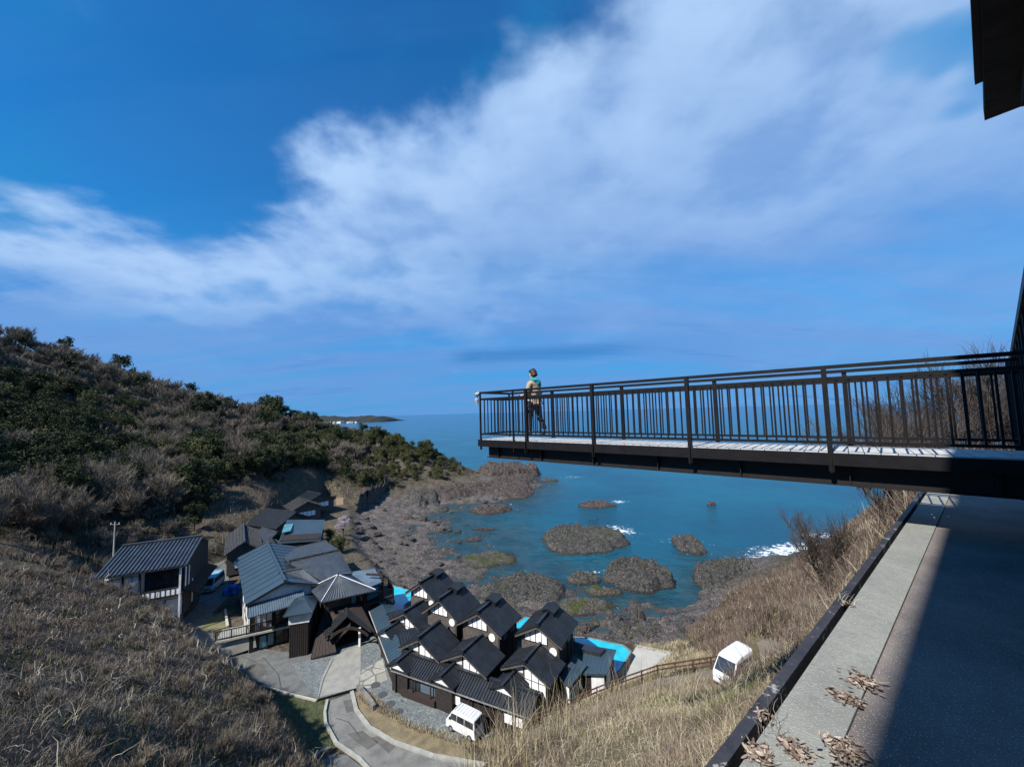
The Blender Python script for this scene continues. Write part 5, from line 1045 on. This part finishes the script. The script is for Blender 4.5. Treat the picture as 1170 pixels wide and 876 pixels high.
# hidden behind the crest? march towards the camera
vis = np.ones(len(cand), bool)
for f in np.linspace(.3, .96, 26):
    hx = cand[:, 0]*f; hy = cand[:, 1]*f; lz = H+(cz+5-H)*f; vis &= height(hx, hy, False)+2. < lz
ok &= vis; idx = np.where(ok)[0]; dist = np.hypot(cand[idx, 0], cand[idx, 1]); order = idx[np.argsort(dist)]
print('tree sites', len(order))
farv = {'bare': [], 'evg': [], 'olive': [], 'pine': []}
counts = {}; LIM = {'bare': 150, 'evg': 150, 'olive': 110, 'pine': 60}
for i in order:
    x, y = cand[i]; k_ = kind_at(cpx[i], cpy[i], y, trn.random())
    sc = trn.uniform(.95, 1.65)*(.62 if k_ == 'pine' else .8 if k_ == 'olive' and cpx[i] > 318 else 1.); counts[k_] = counts.get(k_, 0)+1
    if cz[i] < 9: sc *= .6
    if counts[k_] <= LIM[k_]: put_tree(k_, x, y, sc, z=cz[i])
    else: farv[k_].append((x, y, cz[i], sc))
print(counts)
for k_, lst in farv.items():            # the farthest trees of the wood, beyond the individual ones
    if not lst: continue
    Vs = []; Fs = []; As = []; b0 = 0
    src = {'bare': bare_tree(77, 6., .9, 14, levels=2, tw=.07)[1], 'evg': leaf_tree(78, 6., 2.8, .5, 60, 12)[1], 'olive': leaf_tree(79, 5.5, 2.8, .5, 60, 12, mat='leaf_olive')[1], 'pine': leaf_tree(80, 5., 2.8, .45, 60, 14, mat='leaf_pine', flat=.4)[1]}[k_]
    v0 = np.empty(len(src.vertices)*3, np.float32); src.vertices.foreach_get('co', v0); v0 = v0.reshape(-1, 3); f0 = np.empty(len(src.polygons)*4, np.int32); src.loops.foreach_get('vertex_index', f0); f0 = f0.reshape(-1, 4)
    a0 = np.empty(len(v0), np.float32); src.attributes['rnd'].data.foreach_get('value', a0)
    for x, y, z, sc in lst:
        a = trn.uniform(0, 6.28); ca, sa = math.cos(a), math.sin(a); vv = np.stack([v0[:, 0]*ca-v0[:, 1]*sa, v0[:, 0]*sa+v0[:, 1]*ca, v0[:, 2]], -1)*sc+np.array([x, y, z]); Vs.append(vv); Fs.append(f0+b0); As.append(a0*.8+trn.random()*.2); b0 += len(v0)
    stuffo(npmesh('distant_wood', np.concatenate(Vs), np.concatenate(Fs), src.materials[0], None, dict(rnd=np.concatenate(As))))
# undergrowth over the whole hill
HILLP = [(-190, 60), (-40, 46), (-30, 60), (-22, 120), (-8, 150), (-4, 176), (-60, 215), (-190, 215)]
def hilld(x, y): z = height(x, y, False); iv_ = inpoly(x, y, VILL) | (dpoly(x, y, VILL) < 1.2); return np.where(iv_ | (z < 3.2), 0, 1.)
q = scatter(HILLP, 60000, dens=hilld); N = len(q); stuffo(ribbons('undergrowth', q, RNG.uniform(.5, 1.7, N), RNG.uniform(.05, .13, N), .6, .25, 'scrub_brown', 3))
q = scatter(HILLP, 26000, dens=lambda x, y: hilld(x, y)*(vnoise(x, y, .06, 21) > .02)); N = len(q); stuffo(ribbons('undergrowth', q, RNG.uniform(.4, 1.3, N), RNG.uniform(.10, .22, N), .6, .25, 'leaf_dark', 3))
# scrub shrubs between the wood and the village
SHR = [bare_tree(s_, 3., 1.3, 8, levels=2, w0=.07, name='bare_shrub', tw=.03) for s_ in (41, 42, 43)]
for k in range(95):
    for _ in range(30):
        px = trn.uniform(0, 335); py = trn.uniform(560, 660); Y_ = 24*439/max(40, (py-480)); Y_ = min(Y_, 110)*trn.uniform(.8, 1.05); x, y, _z = D(px, py, Y_); z = hz(x, y); qx, qy = proj(np.array(x), np.array(y), np.array(z))
        if z > 3.6 and not inpoly(np.array([x]), np.array([y]), VILL)[0] and dpoly(np.array([x]), np.array([y]), VILL)[0] > 2.2: break
    mt, mc = trn.choice(SHR); root = empty('bare_shrub', (x, y, z-.1), trn.uniform(0, 6), 'leafless grey-brown shrub on the slope above the village', 'shrub', 'bare shrubs above the village'); root.scale = (trn.uniform(.8, 1.4),)*3; link('trunk', mt, root); link('crown', mc, root)
# near slope at lower left: tangled dry scrub
LEFTP = [(-60, 30), (-44, 47), (-34, 43), (-26, 40), (-19, 34), (-14, 30), (-9, 20), (-4.5, 9), (-6, 3), (-30, 3), (-60, 8)]
def leftd(x, y): r = np.hypot(x, y); iv_ = inpoly(x, y, VILL); return np.where(iv_ | (height(x, y, False) < 3.6), 0, np.clip(14/np.maximum(r, 6), .35, 1)*(.55+.9*(vnoise(x, y, .35, 31)+.5)))
q = scatter(LEFTP, 110000, dens=leftd); N = len(q); r_ = np.hypot(q[:, 0], q[:, 1]); stuffo(ribbons('dry_scrub', q, RNG.uniform(.2, .75, N)*(1+1.6*vnoise(q[:, 0], q[:, 1], .45, 33)), .003+r_*.0006*RNG.uniform(.5, 1.5, N), 1.05, .42, 'scrub', 5))
q = scatter(LEFTP, 22000, dens=lambda x, y: leftd(x, y)*(vnoise(x, y, .22, 35) > .05)); N = len(q); r_ = np.hypot(q[:, 0], q[:, 1]); stuffo(ribbons('dry_scrub', q, RNG.uniform(.3, 1.0, N), .003+r_*.0007*RNG.uniform(.5, 1.4, N), 1.0, .45, 'scrub_brown', 5))
q = scatter(LEFTP, 12000, dens=lambda x, y: leftd(x, y)*(vnoise(x, y, .3, 37) > .10)); N = len(q); r_ = np.hypot(q[:, 0], q[:, 1]); stuffo(ribbons('green_undergrowth', q, RNG.uniform(.15, .45, N), .01+r_*.0016, .8, .3, 'green_blade', 3))
q = scatter(LEFTP, 380, dens=leftd); N = len(q); r_ = np.hypot(q[:, 0], q[:, 1]); q[:, 2] += .5; stuffo(ribbons('dead_vines', q, RNG.uniform(.7, 2.2, N), .007+r_*.0010, 1.6, .42, 'vine_pale', 12))
q = scatter(LEFTP, 130, dens=leftd); c_ = np.repeat(q, 26, 0); N = len(c_); c_[:, :2] += RNG.normal(0, .22, (N, 2)); r_ = np.hypot(c_[:, 0], c_[:, 1]); stuffo(ribbons('grass_tufts', c_, RNG.uniform(.5, 1.3, N), .006+r_*.0008, .9, .12, 'vine_pale', 5))
for k in range(150):
    for _ in range(40):
        x = trn.uniform(-50, -6); y = trn.uniform(12, 44)
        if inpoly(np.array([x]), np.array([y]), LEFTP)[0] and not inpoly(np.array([x]), np.array([y]), VILL)[0] and hz(x, y) > 4.5: break
    mt, mc = trn.choice(SHR); root = empty('bare_shrub', (x, y, hz(x, y)-.1), trn.uniform(0, 6), 'tangled leafless shrub on the near slope at lower left', 'shrub', 'bare shrubs on the near left slope'); root.scale = (trn.uniform(.3, .7),)*3; link('trunk', mt, root); link('crown', mc, root)
# near slope at the right: straw and green grass
RP = [(-5.5, 4), (-4, 12), (-1, 17), (4, 20), (11, 22), (14, 22), (15, 17.5), (14, 15), (9.2, 9.3), (1.2, 2.2), (-1, 2)]
def rdens(x, y): r = np.hypot(x, y); s_ = (x-O.x)*pdir.x+(y-O.y)*pdir.y; return np.where(s_ < -.25, np.clip(9/np.maximum(r, 4), .3, 1), 0)
q = scatter(RP, 52000, dens=lambda x, y: rdens(x, y)*(.25+.75*(vnoise(x, y, .55, 41) > -.08))); N = len(q); r_ = np.hypot(q[:, 0], q[:, 1]); stuffo(ribbons('dry_grass', q, RNG.uniform(.15, .55, N)*(1+1.3*vnoise(q[:, 0], q[:, 1], .7, 61)), .003+r_*.0007, 1.25, .34, 'straw', 5))
q = scatter(RP, 16000, dens=lambda x, y: rdens(x, y)*(vnoise(x, y, .45, 43) > .0)); N = len(q); r_ = np.hypot(q[:, 0], q[:, 1]); stuffo(ribbons('green_grass', q, RNG.uniform(.10, .32, N), .006+r_*.0012, .8, .2, 'green_blade', 3))
q = scatter(RP, 22000, dens=lambda x, y: rdens(x, y)*(vnoise(x, y, .6, 45) > -.02)); N = len(q); r_ = np.hypot(q[:, 0], q[:, 1]); stuffo(ribbons('dry_scrub', q, RNG.uniform(.2, .55, N), .005+r_*.0009, .9, .3, 'scrub_brown', 4))
q = scatter(RP, 620, dens=rdens); N = len(q); r_ = np.hypot(q[:, 0], q[:, 1]); q[:, 2] += .2; stuffo(ribbons('dead_vines', q, RNG.uniform(.5, 1.6, N), .004+r_*.0006, 2.2, .35, 'vine_pale', 9))
ek = np.repeat(L_[:24, :2]-nn_[:24]*.5, 620, 0); ek = ek+np.c_[RNG.uniform(-.9, .9, len(ek)), RNG.normal(0, .95, len(ek))]; ek = np.c_[ek, height(ek[:, 0], ek[:, 1])-.03]; N = len(ek); stuffo(ribbons('dry_grass', ek, RNG.uniform(.15, .6, N), RNG.uniform(.015, .035, N), .5, .2, 'straw', 4))
# tall reeds
REEDC = [D(*a) for a in ((556,868,13.5),(575,860,14),(600,850,14.5),(620,846,15),(585,868,13),(640,836,16),(655,826,17),(535,872,13),(700,806,18.5),(712,802,18.5),(735,796,19),(560,875,12.5),(610,858,14),(780,790,19))]
for k, c in enumerate(REEDC): 
    n = 60 if k < 12 else 30; rr3 = np.c_[RNG.normal(c[0], .45, n), RNG.normal(c[1], .45, n)]; rr3 = np.c_[rr3, height(rr3[:, 0], rr3[:, 1])-.05]
    o = ribbons('reed_clump', rr3, RNG.uniform(.8, 2.5, n), np.full(n, .02), .30, .16, 'straw', 7)
    tag(o, 'clump of tall straw coloured reeds on the near grass slope', 'reeds', 'tall dry reed clumps on the near slope')
# slope beyond the wall on the right: brown brush
BP = [(13, 19), (12, 24), (17, 36), (21, 52), (30, 58), (44, 52), (44, 40), (40, 30), (30, 20), (24, 14), (16, 12), (9.4, 9.6), (10, 14)]
bd_ = lambda x, y: np.where(((x-O.x)*pdir.x+(y-O.y)*pdir.y < -.3) | ((x-O.x)*cdir.x+(y-O.y)*cdir.y > SE+.3), np.where(height(x, y, False) > 2, 1., 0), 0)*(dpoly(x, y, BACKROAD[:5], False) > 1.3)
q = scatter(BP, 26000, dens=bd_); N = len(q); r_ = np.hypot(q[:, 0], q[:, 1]); stuffo(ribbons('dry_brush', q, RNG.uniform(.3, 1.1, N), .008+r_*.0012, .6, .22, 'straw', 4))
q = scatter(BP, 60000, dens=lambda x, y: bd_(x, y)*(vnoise(x, y, .25, 51) > -.22)); N = len(q); r_ = np.hypot(q[:, 0], q[:, 1]); stuffo(ribbons('dry_brush', q, RNG.uniform(.4, 1.5, N), .008+r_*.0012, .5, .25, 'scrub_brown', 4))
q = scatter(BP, 14000, dens=lambda x, y: bd_(x, y)*(vnoise(x, y, .2, 53) > .04)); N = len(q); r_ = np.hypot(q[:, 0], q[:, 1]); stuffo(ribbons('green_undergrowth', q, RNG.uniform(.3, .8, N), .02+r_*.002, .6, .25, 'leaf_olive', 3))
MIDP = [(1, 29.5), (16, 31.5), (19, 46), (14, 46), (9, 40), (4, 34)]
q = scatter(MIDP, 22000, dens=lambda x, y: (~inpoly(x, y, VILL))*1.); N = len(q); stuffo(ribbons('dry_brush', q, RNG.uniform(.15, .6, N), RNG.uniform(.02, .05, N), .6, .2, 'straw', 3))
q = scatter([G(*a, 3.15) for a in ((404,795),(428,812),(472,835),(535,854),(600,858),(600,840),(545,846),(470,826),(424,792))], 3500); q[:, 2] = 3.12; N = len(q); stuffo(ribbons('dry_grass', q, RNG.uniform(.15, .5, N), RNG.uniform(.02, .04, N), .6, .2, 'straw', 3))
q = scatter(GRASSP, 3000); q[:, 2] = 3.08; N = len(q); stuffo(ribbons('green_grass', q, RNG.uniform(.1, .3, N), RNG.uniform(.02, .04, N), .6, .2, 'green_blade', 3))
for k in range(34):
    for _ in range(60):
        px = trn.uniform(850, 1010); py = trn.uniform(610, 745); Y_ = trn.uniform(16, 38); x, y, _z = D(px, py, Y_); z = hz(x, y); qx, qy = proj(np.array(x), np.array(y), np.array(z))
        if inpoly(np.array([x]), np.array([y]), BP)[0] and bd_(np.array([x]), np.array([y]))[0] > 0 and abs(qy-py) < 25: break
    mt, mc = trn.choice(SHR); root = empty('bare_shrub', (x, y, z-.1), trn.uniform(0, 6), 'leafless twiggy shrub on the brown slope under the deck', 'shrub', 'bare shrubs on the right slope'); root.scale = (trn.uniform(.35, .7),)*3; link('trunk', mt, root); link('crown', mc, root)
# individual bare trees at the right
NT_ = [bare_tree(s_, h_, 1., 9, True, 3, .12, 'bare_tree', .012) for s_, h_ in ((61, 4.6), (62, 4.2), (63, 5.))]
def near_tree(px, base_py, Y_, sc, lab, mi=0, rz=0.):
    x, y, z = D(px, base_py, Y_); z = hz(x, y); root = empty('bare_tree', (x, y, z-.1), rz, lab, 'tree'); root.scale = (sc,)*3; link('trunk', NT_[mi][0], root); link('crown', NT_[mi][1], root)
near_tree(1000, 615, 13, 1.3, 'dark gnarled leafless tree just below the terrace edge, reaching over the sea', 0, .4)
near_tree(955, 618, 18, 1.3, 'smaller dark leafless tree left of the gnarled one, branches against the water', 1, 2.)
near_tree(1040, 600, 14, 1.2, 'leafless tree directly under the viewing deck beside the kerb end', 2, 1.)
near_tree(1085, 530, 17, 1.3, 'tall leafless tree behind the deck railing near its inner end', 2, 3.)
near_tree(1120, 525, 16, 1.5, 'tallest leafless tree at the right edge behind the deck railing', 0, 5.)
near_tree(1150, 520, 20, 1.8, 'bushy leafless tree behind the stair railing at the far right', 1, .5)
# garden trees by the back houses
def garden(kind, px, py, z, sc, lab):
    x, y, z = G(px, py, z); put_tree(kind, x, y, sc, lab, None, z)
garden('olive', 386, 632, 3.2, .62, 'rounded yellow-green garden tree between the hall and the shore'); garden('olive', 377, 622, 3.2, .5, 'small green garden tree beside the skylight roof')
mt, mc = leaf_tree(91, 4., 1.7, .16, 60, 40, 'blossom'); x, y, z = G(392, 612, 3.3); root = empty('blossom_tree', (x, y, z), 0, 'small pale pink blossom tree beside the green garden tree', 'tree'); link('trunk', mt, root); link('crown', mc, root)
garden('evg', 273, 636, 3.4, .4, 'small dark bush at the top of the lane'); garden('olive', 262, 645, 3.4, .35, 'small yellow-green bush beside the blue van lane')
# dead leaf clusters on the kerb
def leaf_cluster(px, py, n, rad, lab, sd):
    n = int(n*2.2); rad *= .85
    rg = np.random.default_rng(sd); c = Gt(px, py); root = empty('dead_leaf_cluster', (c.x, c.y, ZT+.005), 0, lab, 'dead leaves'); P_ = np.c_[rg.normal(0, rad, n), rg.normal(0, rad, n), np.abs(rg.normal(.008, .010, n))]
    Vs = []; Fs = []; rn = []
    for i in range(n):
        a = rg.uniform(0, 6.28); L_l = rg.uniform(.010, .023); Wl = L_l*rg.uniform(.22, .42); ti = rg.uniform(-.45, .45); cu = rg.uniform(.2, .9); M_ = Matrix.Rotation(a, 3, 'Z')@Matrix.Rotation(ti, 3, 'Y')@Matrix.Rotation(rg.uniform(-.8, .8), 3, 'X'); b_ = len(Vs)
        for u in (-1, -.55, 0, .55, 1):
            for v in (-1, 0, 1):
                wv = Wl*(1-u*u)**.6; p_ = M_@Vector((u*L_l, v*wv, abs(v)*wv*cu+.25*L_l*u*u)); Vs.append((P_[i, 0]+p_.x, P_[i, 1]+p_.y, max(.001, P_[i, 2]+p_.z))); rn.append(rg.random()*.3+.7*((i*.618) % 1))
        for r in range(4):
            for k in range(2): j = b_+r*3+k; Fs.append((j, j+1, j+4, j+3))
    npmesh('leaves', np.array(Vs), np.array(Fs), MATS['dead_leaf'], root, dict(rnd=np.array(rn)), True)
    st = MB()
    for k in range(5): a = rg.uniform(0, 6.28); l_ = rad*2.2; st.tube([(0, 0, .006), (math.cos(a)*l_*.5, math.sin(a)*l_*.5, .02), (math.cos(a+.3)*l_, math.sin(a+.3)*l_, .01)], [.0022, .0018, .001], 5)
    st.build('stalk', MATS['bark'], root)
leaf_cluster(985, 780, 60, .045, 'upper cluster of curled dead leaves lying on the kerb and asphalt seam', 1); leaf_cluster(973, 803, 36, .028, 'small cluster of dead leaves just below the upper one on the kerb', 2)
leaf_cluster(954, 795, 14, .022, 'few loose dead leaves left of the upper cluster', 3); leaf_cluster(966, 862, 80, .042, 'large heap of dead leaves at the bottom edge on the seam of the kerb', 4)
leaf_cluster(912, 862, 48, .035, 'cluster of dead leaves at the bottom edge in the middle of the kerb', 5); leaf_cluster(868, 866, 44, .032, 'cluster of dead leaves at the bottom edge beside the dark board', 6)
leaf_cluster(872, 818, 12, .03, 'few withered pale leaves caught in the gap beside the dark board', 7); leaf_cluster(968, 692, 7, .022, 'tiny tuft of dry leaves on the dark board halfway up', 8)
x, y, z = Gt(884, 838); rr3 = np.c_[RNG.normal(x, .03, 16), RNG.normal(y, .03, 16), np.full(16, ZT)]; o = ribbons('grass_sprig', rr3, RNG.uniform(.08, .25, 16), np.full(16, .003), 1.3, .4, 'scrub', 6); tag(o, 'dry sprig of grass growing out of the kerb gap', 'grass sprig')
x, y, z = Gt(968, 690); rr3 = np.c_[RNG.normal(x, .03, 10), RNG.normal(y, .03, 10), np.full(10, ZT)]; o = ribbons('grass_sprig', rr3, RNG.uniform(.06, .16, 10), np.full(10, .004), 1.3, .3, 'vine_pale', 6); tag(o, 'pale dry tuft of grass on the dark edge board farther up', 'grass sprig')
# distant houses on the headland
for k in range(9):
    f = [.42,.5,.56,.62,.66,.71,.76,.80,.86][k]; b_ = hp0*(1-f)+hp1*f; x, y = b_[0]-4, b_[1]-40-10*(k % 3); s_ = 8+3*(k % 3)
    root = empty('distant_house', (x, y, .5), .3*k, 'tiny white house in the far seaside town', 'house', 'houses of the far seaside town'); mb = MB(); mb.box(-s_, s_, -s_*.6, s_*.6, 0, 7+2*(k % 2)); mb.build('wall', MATS['plaster'], root)
    mb = MB(); zt = 7+2*(k % 2); slope(mb, (-s_-1, 0, zt+3), (s_+1, 0, zt+3), (s_+1, -s_*.7, zt), (-s_-1, -s_*.7, zt), .4, 9, .2, .1); slope(mb, (-s_-1, 0, zt+3), (s_+1, 0, zt+3), (s_+1, s_*.7, zt), (-s_-1, s_*.7, zt), .4, 9, .2, .1); mb.build('roof', MATS['tile_grey' if k % 2 else 'rust'], root)
# ------------------------------------------------------------------ the person on the deck
simple('skin', (.50, .32, .24), (.46, .29, .22), .5, 20.); simple('hair', (.035, .018, .014), (.06, .03, .022), .5, 30.); simple('coat', (.36, .29, .21), (.28, .22, .16), .85, 9., .004)
simple('denim', (.022, .026, .042), (.035, .04, .06), .85, 12.); simple('teal_knit', (.01, .20, .22), (.015, .28, .30), .85, 14., .004); simple('shoe', (.03, .025, .025), (.05, .045, .04), .6); simple('bag_white', (.6, .58, .55), (.5, .48, .45), .7); simple('beret', (.09, .02, .022), (.13, .03, .03), .8)
def skin_mesh(name, nodes, edges, mat, parent, sub=2, root_i=0):
    me = bpy.data.meshes.new(name); me.from_pydata([n_[0] for n_ in nodes], edges, []); o = bpy.data.objects.new(name, me); COL.objects.link(o)
    o.modifiers.new('skin', 'SKIN'); ss = o.modifiers.new('sub', 'SUBSURF'); ss.levels = sub; ss.render_levels = sub
    for i, n_ in enumerate(nodes):
        r = n_[1]; r = r if hasattr(r, '__len__') else (r, r); me.skin_vertices[0].data[i].radius = r; me.skin_vertices[0].data[i].use_root = i == root_i
    dg = bpy.context.evaluated_depsgraph_get(); m2 = bpy.data.meshes.new_from_object(o.evaluated_get(dg)); bpy.data.objects.remove(o); m2.materials.clear(); m2.materials.append(MATS[mat])
    m2.polygons.foreach_set('use_smooth', [True]*len(m2.polygons)); q_ = link(name, m2, parent); return q_
gp = Vector(G(612.5, 497.5, ZD)); person = empty('person', tuple(gp), math.atan2(dd.y, dd.x), 'person in beige coat with teal hood scarf and dark jeans walking on the viewing deck', 'person')
# x forward, y left, z up.   pelvis, spine, neck, head, arms, legs
ND = [((0, 0, .90), (.125, .15)), ((.01, 0, 1.05), (.115, .135)), ((.02, 0, 1.22), (.125, .16)), ((.02, 0, 1.34), (.085, .13)), ((.04, 0, 1.42), .052), ((.065, 0, 1.49), .06), ((.075, 0, 1.56), (.085, .075)), ((.07, 0, 1.62), (.07, .062)),
      ((.02, .17, 1.33), .058), ((.06, .23, 1.08), .045), ((.27, .17, 1.02), .034), ((.34, .15, 1.04), (.028, .018)),
      ((.02, -.17, 1.33), .058), ((.05, -.23, 1.08), .045), ((.26, -.16, 1.05), .034), ((.33, -.13, 1.08), (.028, .018)),
      ((.02, .09, .82), .085), ((.12, .09, .47), .055), ((.11, .09, .10), .036), ((.23, .09, .035), (.03, .035)),
      ((-.02, -.09, .82), .085), ((-.06, -.09, .46), .055), ((-.24, -.09, .13), .036), ((-.14, -.09, .035), (.03, .035))]
ED = [(0, 1), (1, 2), (2, 3), (3, 4), (4, 5), (5, 6), (6, 7), (3, 8), (8, 9), (9, 10), (10, 11), (3, 12), (12, 13), (13, 14), (14, 15), (0, 16), (16, 17), (17, 18), (18, 19), (0, 20), (20, 21), (21, 22), (22, 23)]
for wr, sg in ((11, -1), (15, 1)):
    w_ = Vector(ND[wr][0]); 
    for k in range(4):
        a = w_+Vector((.035, (k-1.5)*.017, .004)); b1 = a+Vector((.030-.003*abs(k-1.5), 0, -.006)); b2 = b1+Vector((.016, 0, -.018)); i0 = len(ND); ND += [(tuple(a), .0085), (tuple(b1), .008), (tuple(b2), .0065)]; ED += [(wr, i0), (i0, i0+1), (i0+1, i0+2)]
    a = w_+Vector((.008, sg*.03, -.004)); b1 = a+Vector((.028, sg*.006, -.014)); i0 = len(ND); ND += [(tuple(a), .010), (tuple(b1), .008)]; ED += [(wr, i0), (i0, i0+1)]
body = skin_mesh('body', ND, ED, 'skin', person)
mb = MB()
for s_ in (-1, 1): mb.tube([(.147, s_*.031, 1.572), (.156, s_*.031, 1.572)], [.010, .006], 8)
mb.build('eye', MATS['rubber'], person); mb = MB(); mb.tube([(.145, 0, 1.575), (.165, 0, 1.545), (.148, 0, 1.535)], [.008, .013, .008], 6); mb.build('nose', MATS['skin'], person); mb = MB(); mb.tube([(.145, -.022, 1.515), (.152, 0, 1.513), (.145, .022, 1.515)], [.004, .006, .004], 5); mb.build('mouth', MATS['beret'], person)
for s_ in (-1, 1): mb = MB(); mb.tube([(.06, s_*.075, 1.54), (.055, s_*.083, 1.565), (.065, s_*.076, 1.59)], [.008, .012, .009], 6); mb.build('ear', MATS['skin'], person)
CN = [((-.005, 0, .80), (.175, .185)), ((0, 0, .95), (.155, .175)), ((.01, 0, 1.08), (.14, .165)), ((.02, 0, 1.23), (.15, .18)), ((.02, 0, 1.35), (.11, .15)), ((.03, 0, 1.40), (.075, .08)),
      ((.02, .175, 1.33), .075), ((.06, .24, 1.08), .062), ((.25, .175, 1.025), .05), ((.02, -.175, 1.33), .075), ((.05, -.24, 1.08), .062), ((.24, -.165, 1.05), .05)]
skin_mesh('coat', CN, [(0, 1), (1, 2), (2, 3), (3, 4), (4, 5), (4, 6), (6, 7), (7, 8), (4, 9), (9, 10), (10, 11)], 'coat', person, 2, 1)
for nm_, ids in (('l', (16, 17, 18)), ('r', (20, 21, 22))):
    p_ = [ND[i][0] for i in ids]; skin_mesh('trouser_leg', [(p_[0], .105), (p_[1], .075), (tuple(Vector(p_[2])+Vector((0, 0, .01))), .058)], [(0, 1), (1, 2)], 'denim', person)
    f_ = Vector(ND[ids[2]][0]); t_ = Vector(ND[ids[2]+1][0]); skin_mesh('shoe', [(tuple(f_+Vector((-.03, 0, -.03))), .048), (tuple(f_.lerp(t_, .5)), .045), (tuple(t_+Vector((.03, 0, 0))), .036)], [(0, 1), (1, 2)], 'shoe', person)
skin_mesh('scarf', [((.09, .06, 1.40), .05), ((.13, -.03, 1.41), .055), ((.03, -.10, 1.42), .06), ((-.06, -.03, 1.43), .075), ((-.03, .08, 1.42), .065), ((-.12, 0, 1.36), .08), ((-.13, 0, 1.25), .05)], [(0, 1), (1, 2), (2, 3), (3, 4), (4, 0), (3, 5), (5, 6)], 'teal_knit', person)
skin_mesh('hair', [((.03, 0, 1.60), (.092, .09)), ((.06, 0, 1.655), (.075, .075)), ((.0, 0, 1.55), (.075, .08)), ((-.02, 0, 1.50), .05), ((-.085, 0, 1.575), .045)], [(0, 1), (0, 2), (2, 3), (2, 4)], 'hair', person)
skin_mesh('beret', [((.055, 0, 1.665), (.085, .085)), ((.05, 0, 1.69), (.06, .06))], [(0, 1)], 'beret', person, 2)
bag = skin_mesh('shoulder_bag', [((.05, .2, .93), (.05, .11)), ((.06, .2, .78), (.06, .12))], [(0, 1)], 'bag_white', None); bag.location = gp; bag.rotation_euler = (0, 0, math.atan2(dd.y, dd.x)); tag(bag, 'pale shoulder bag carried at the left hip of the person on the deck', 'bag')
#PART6
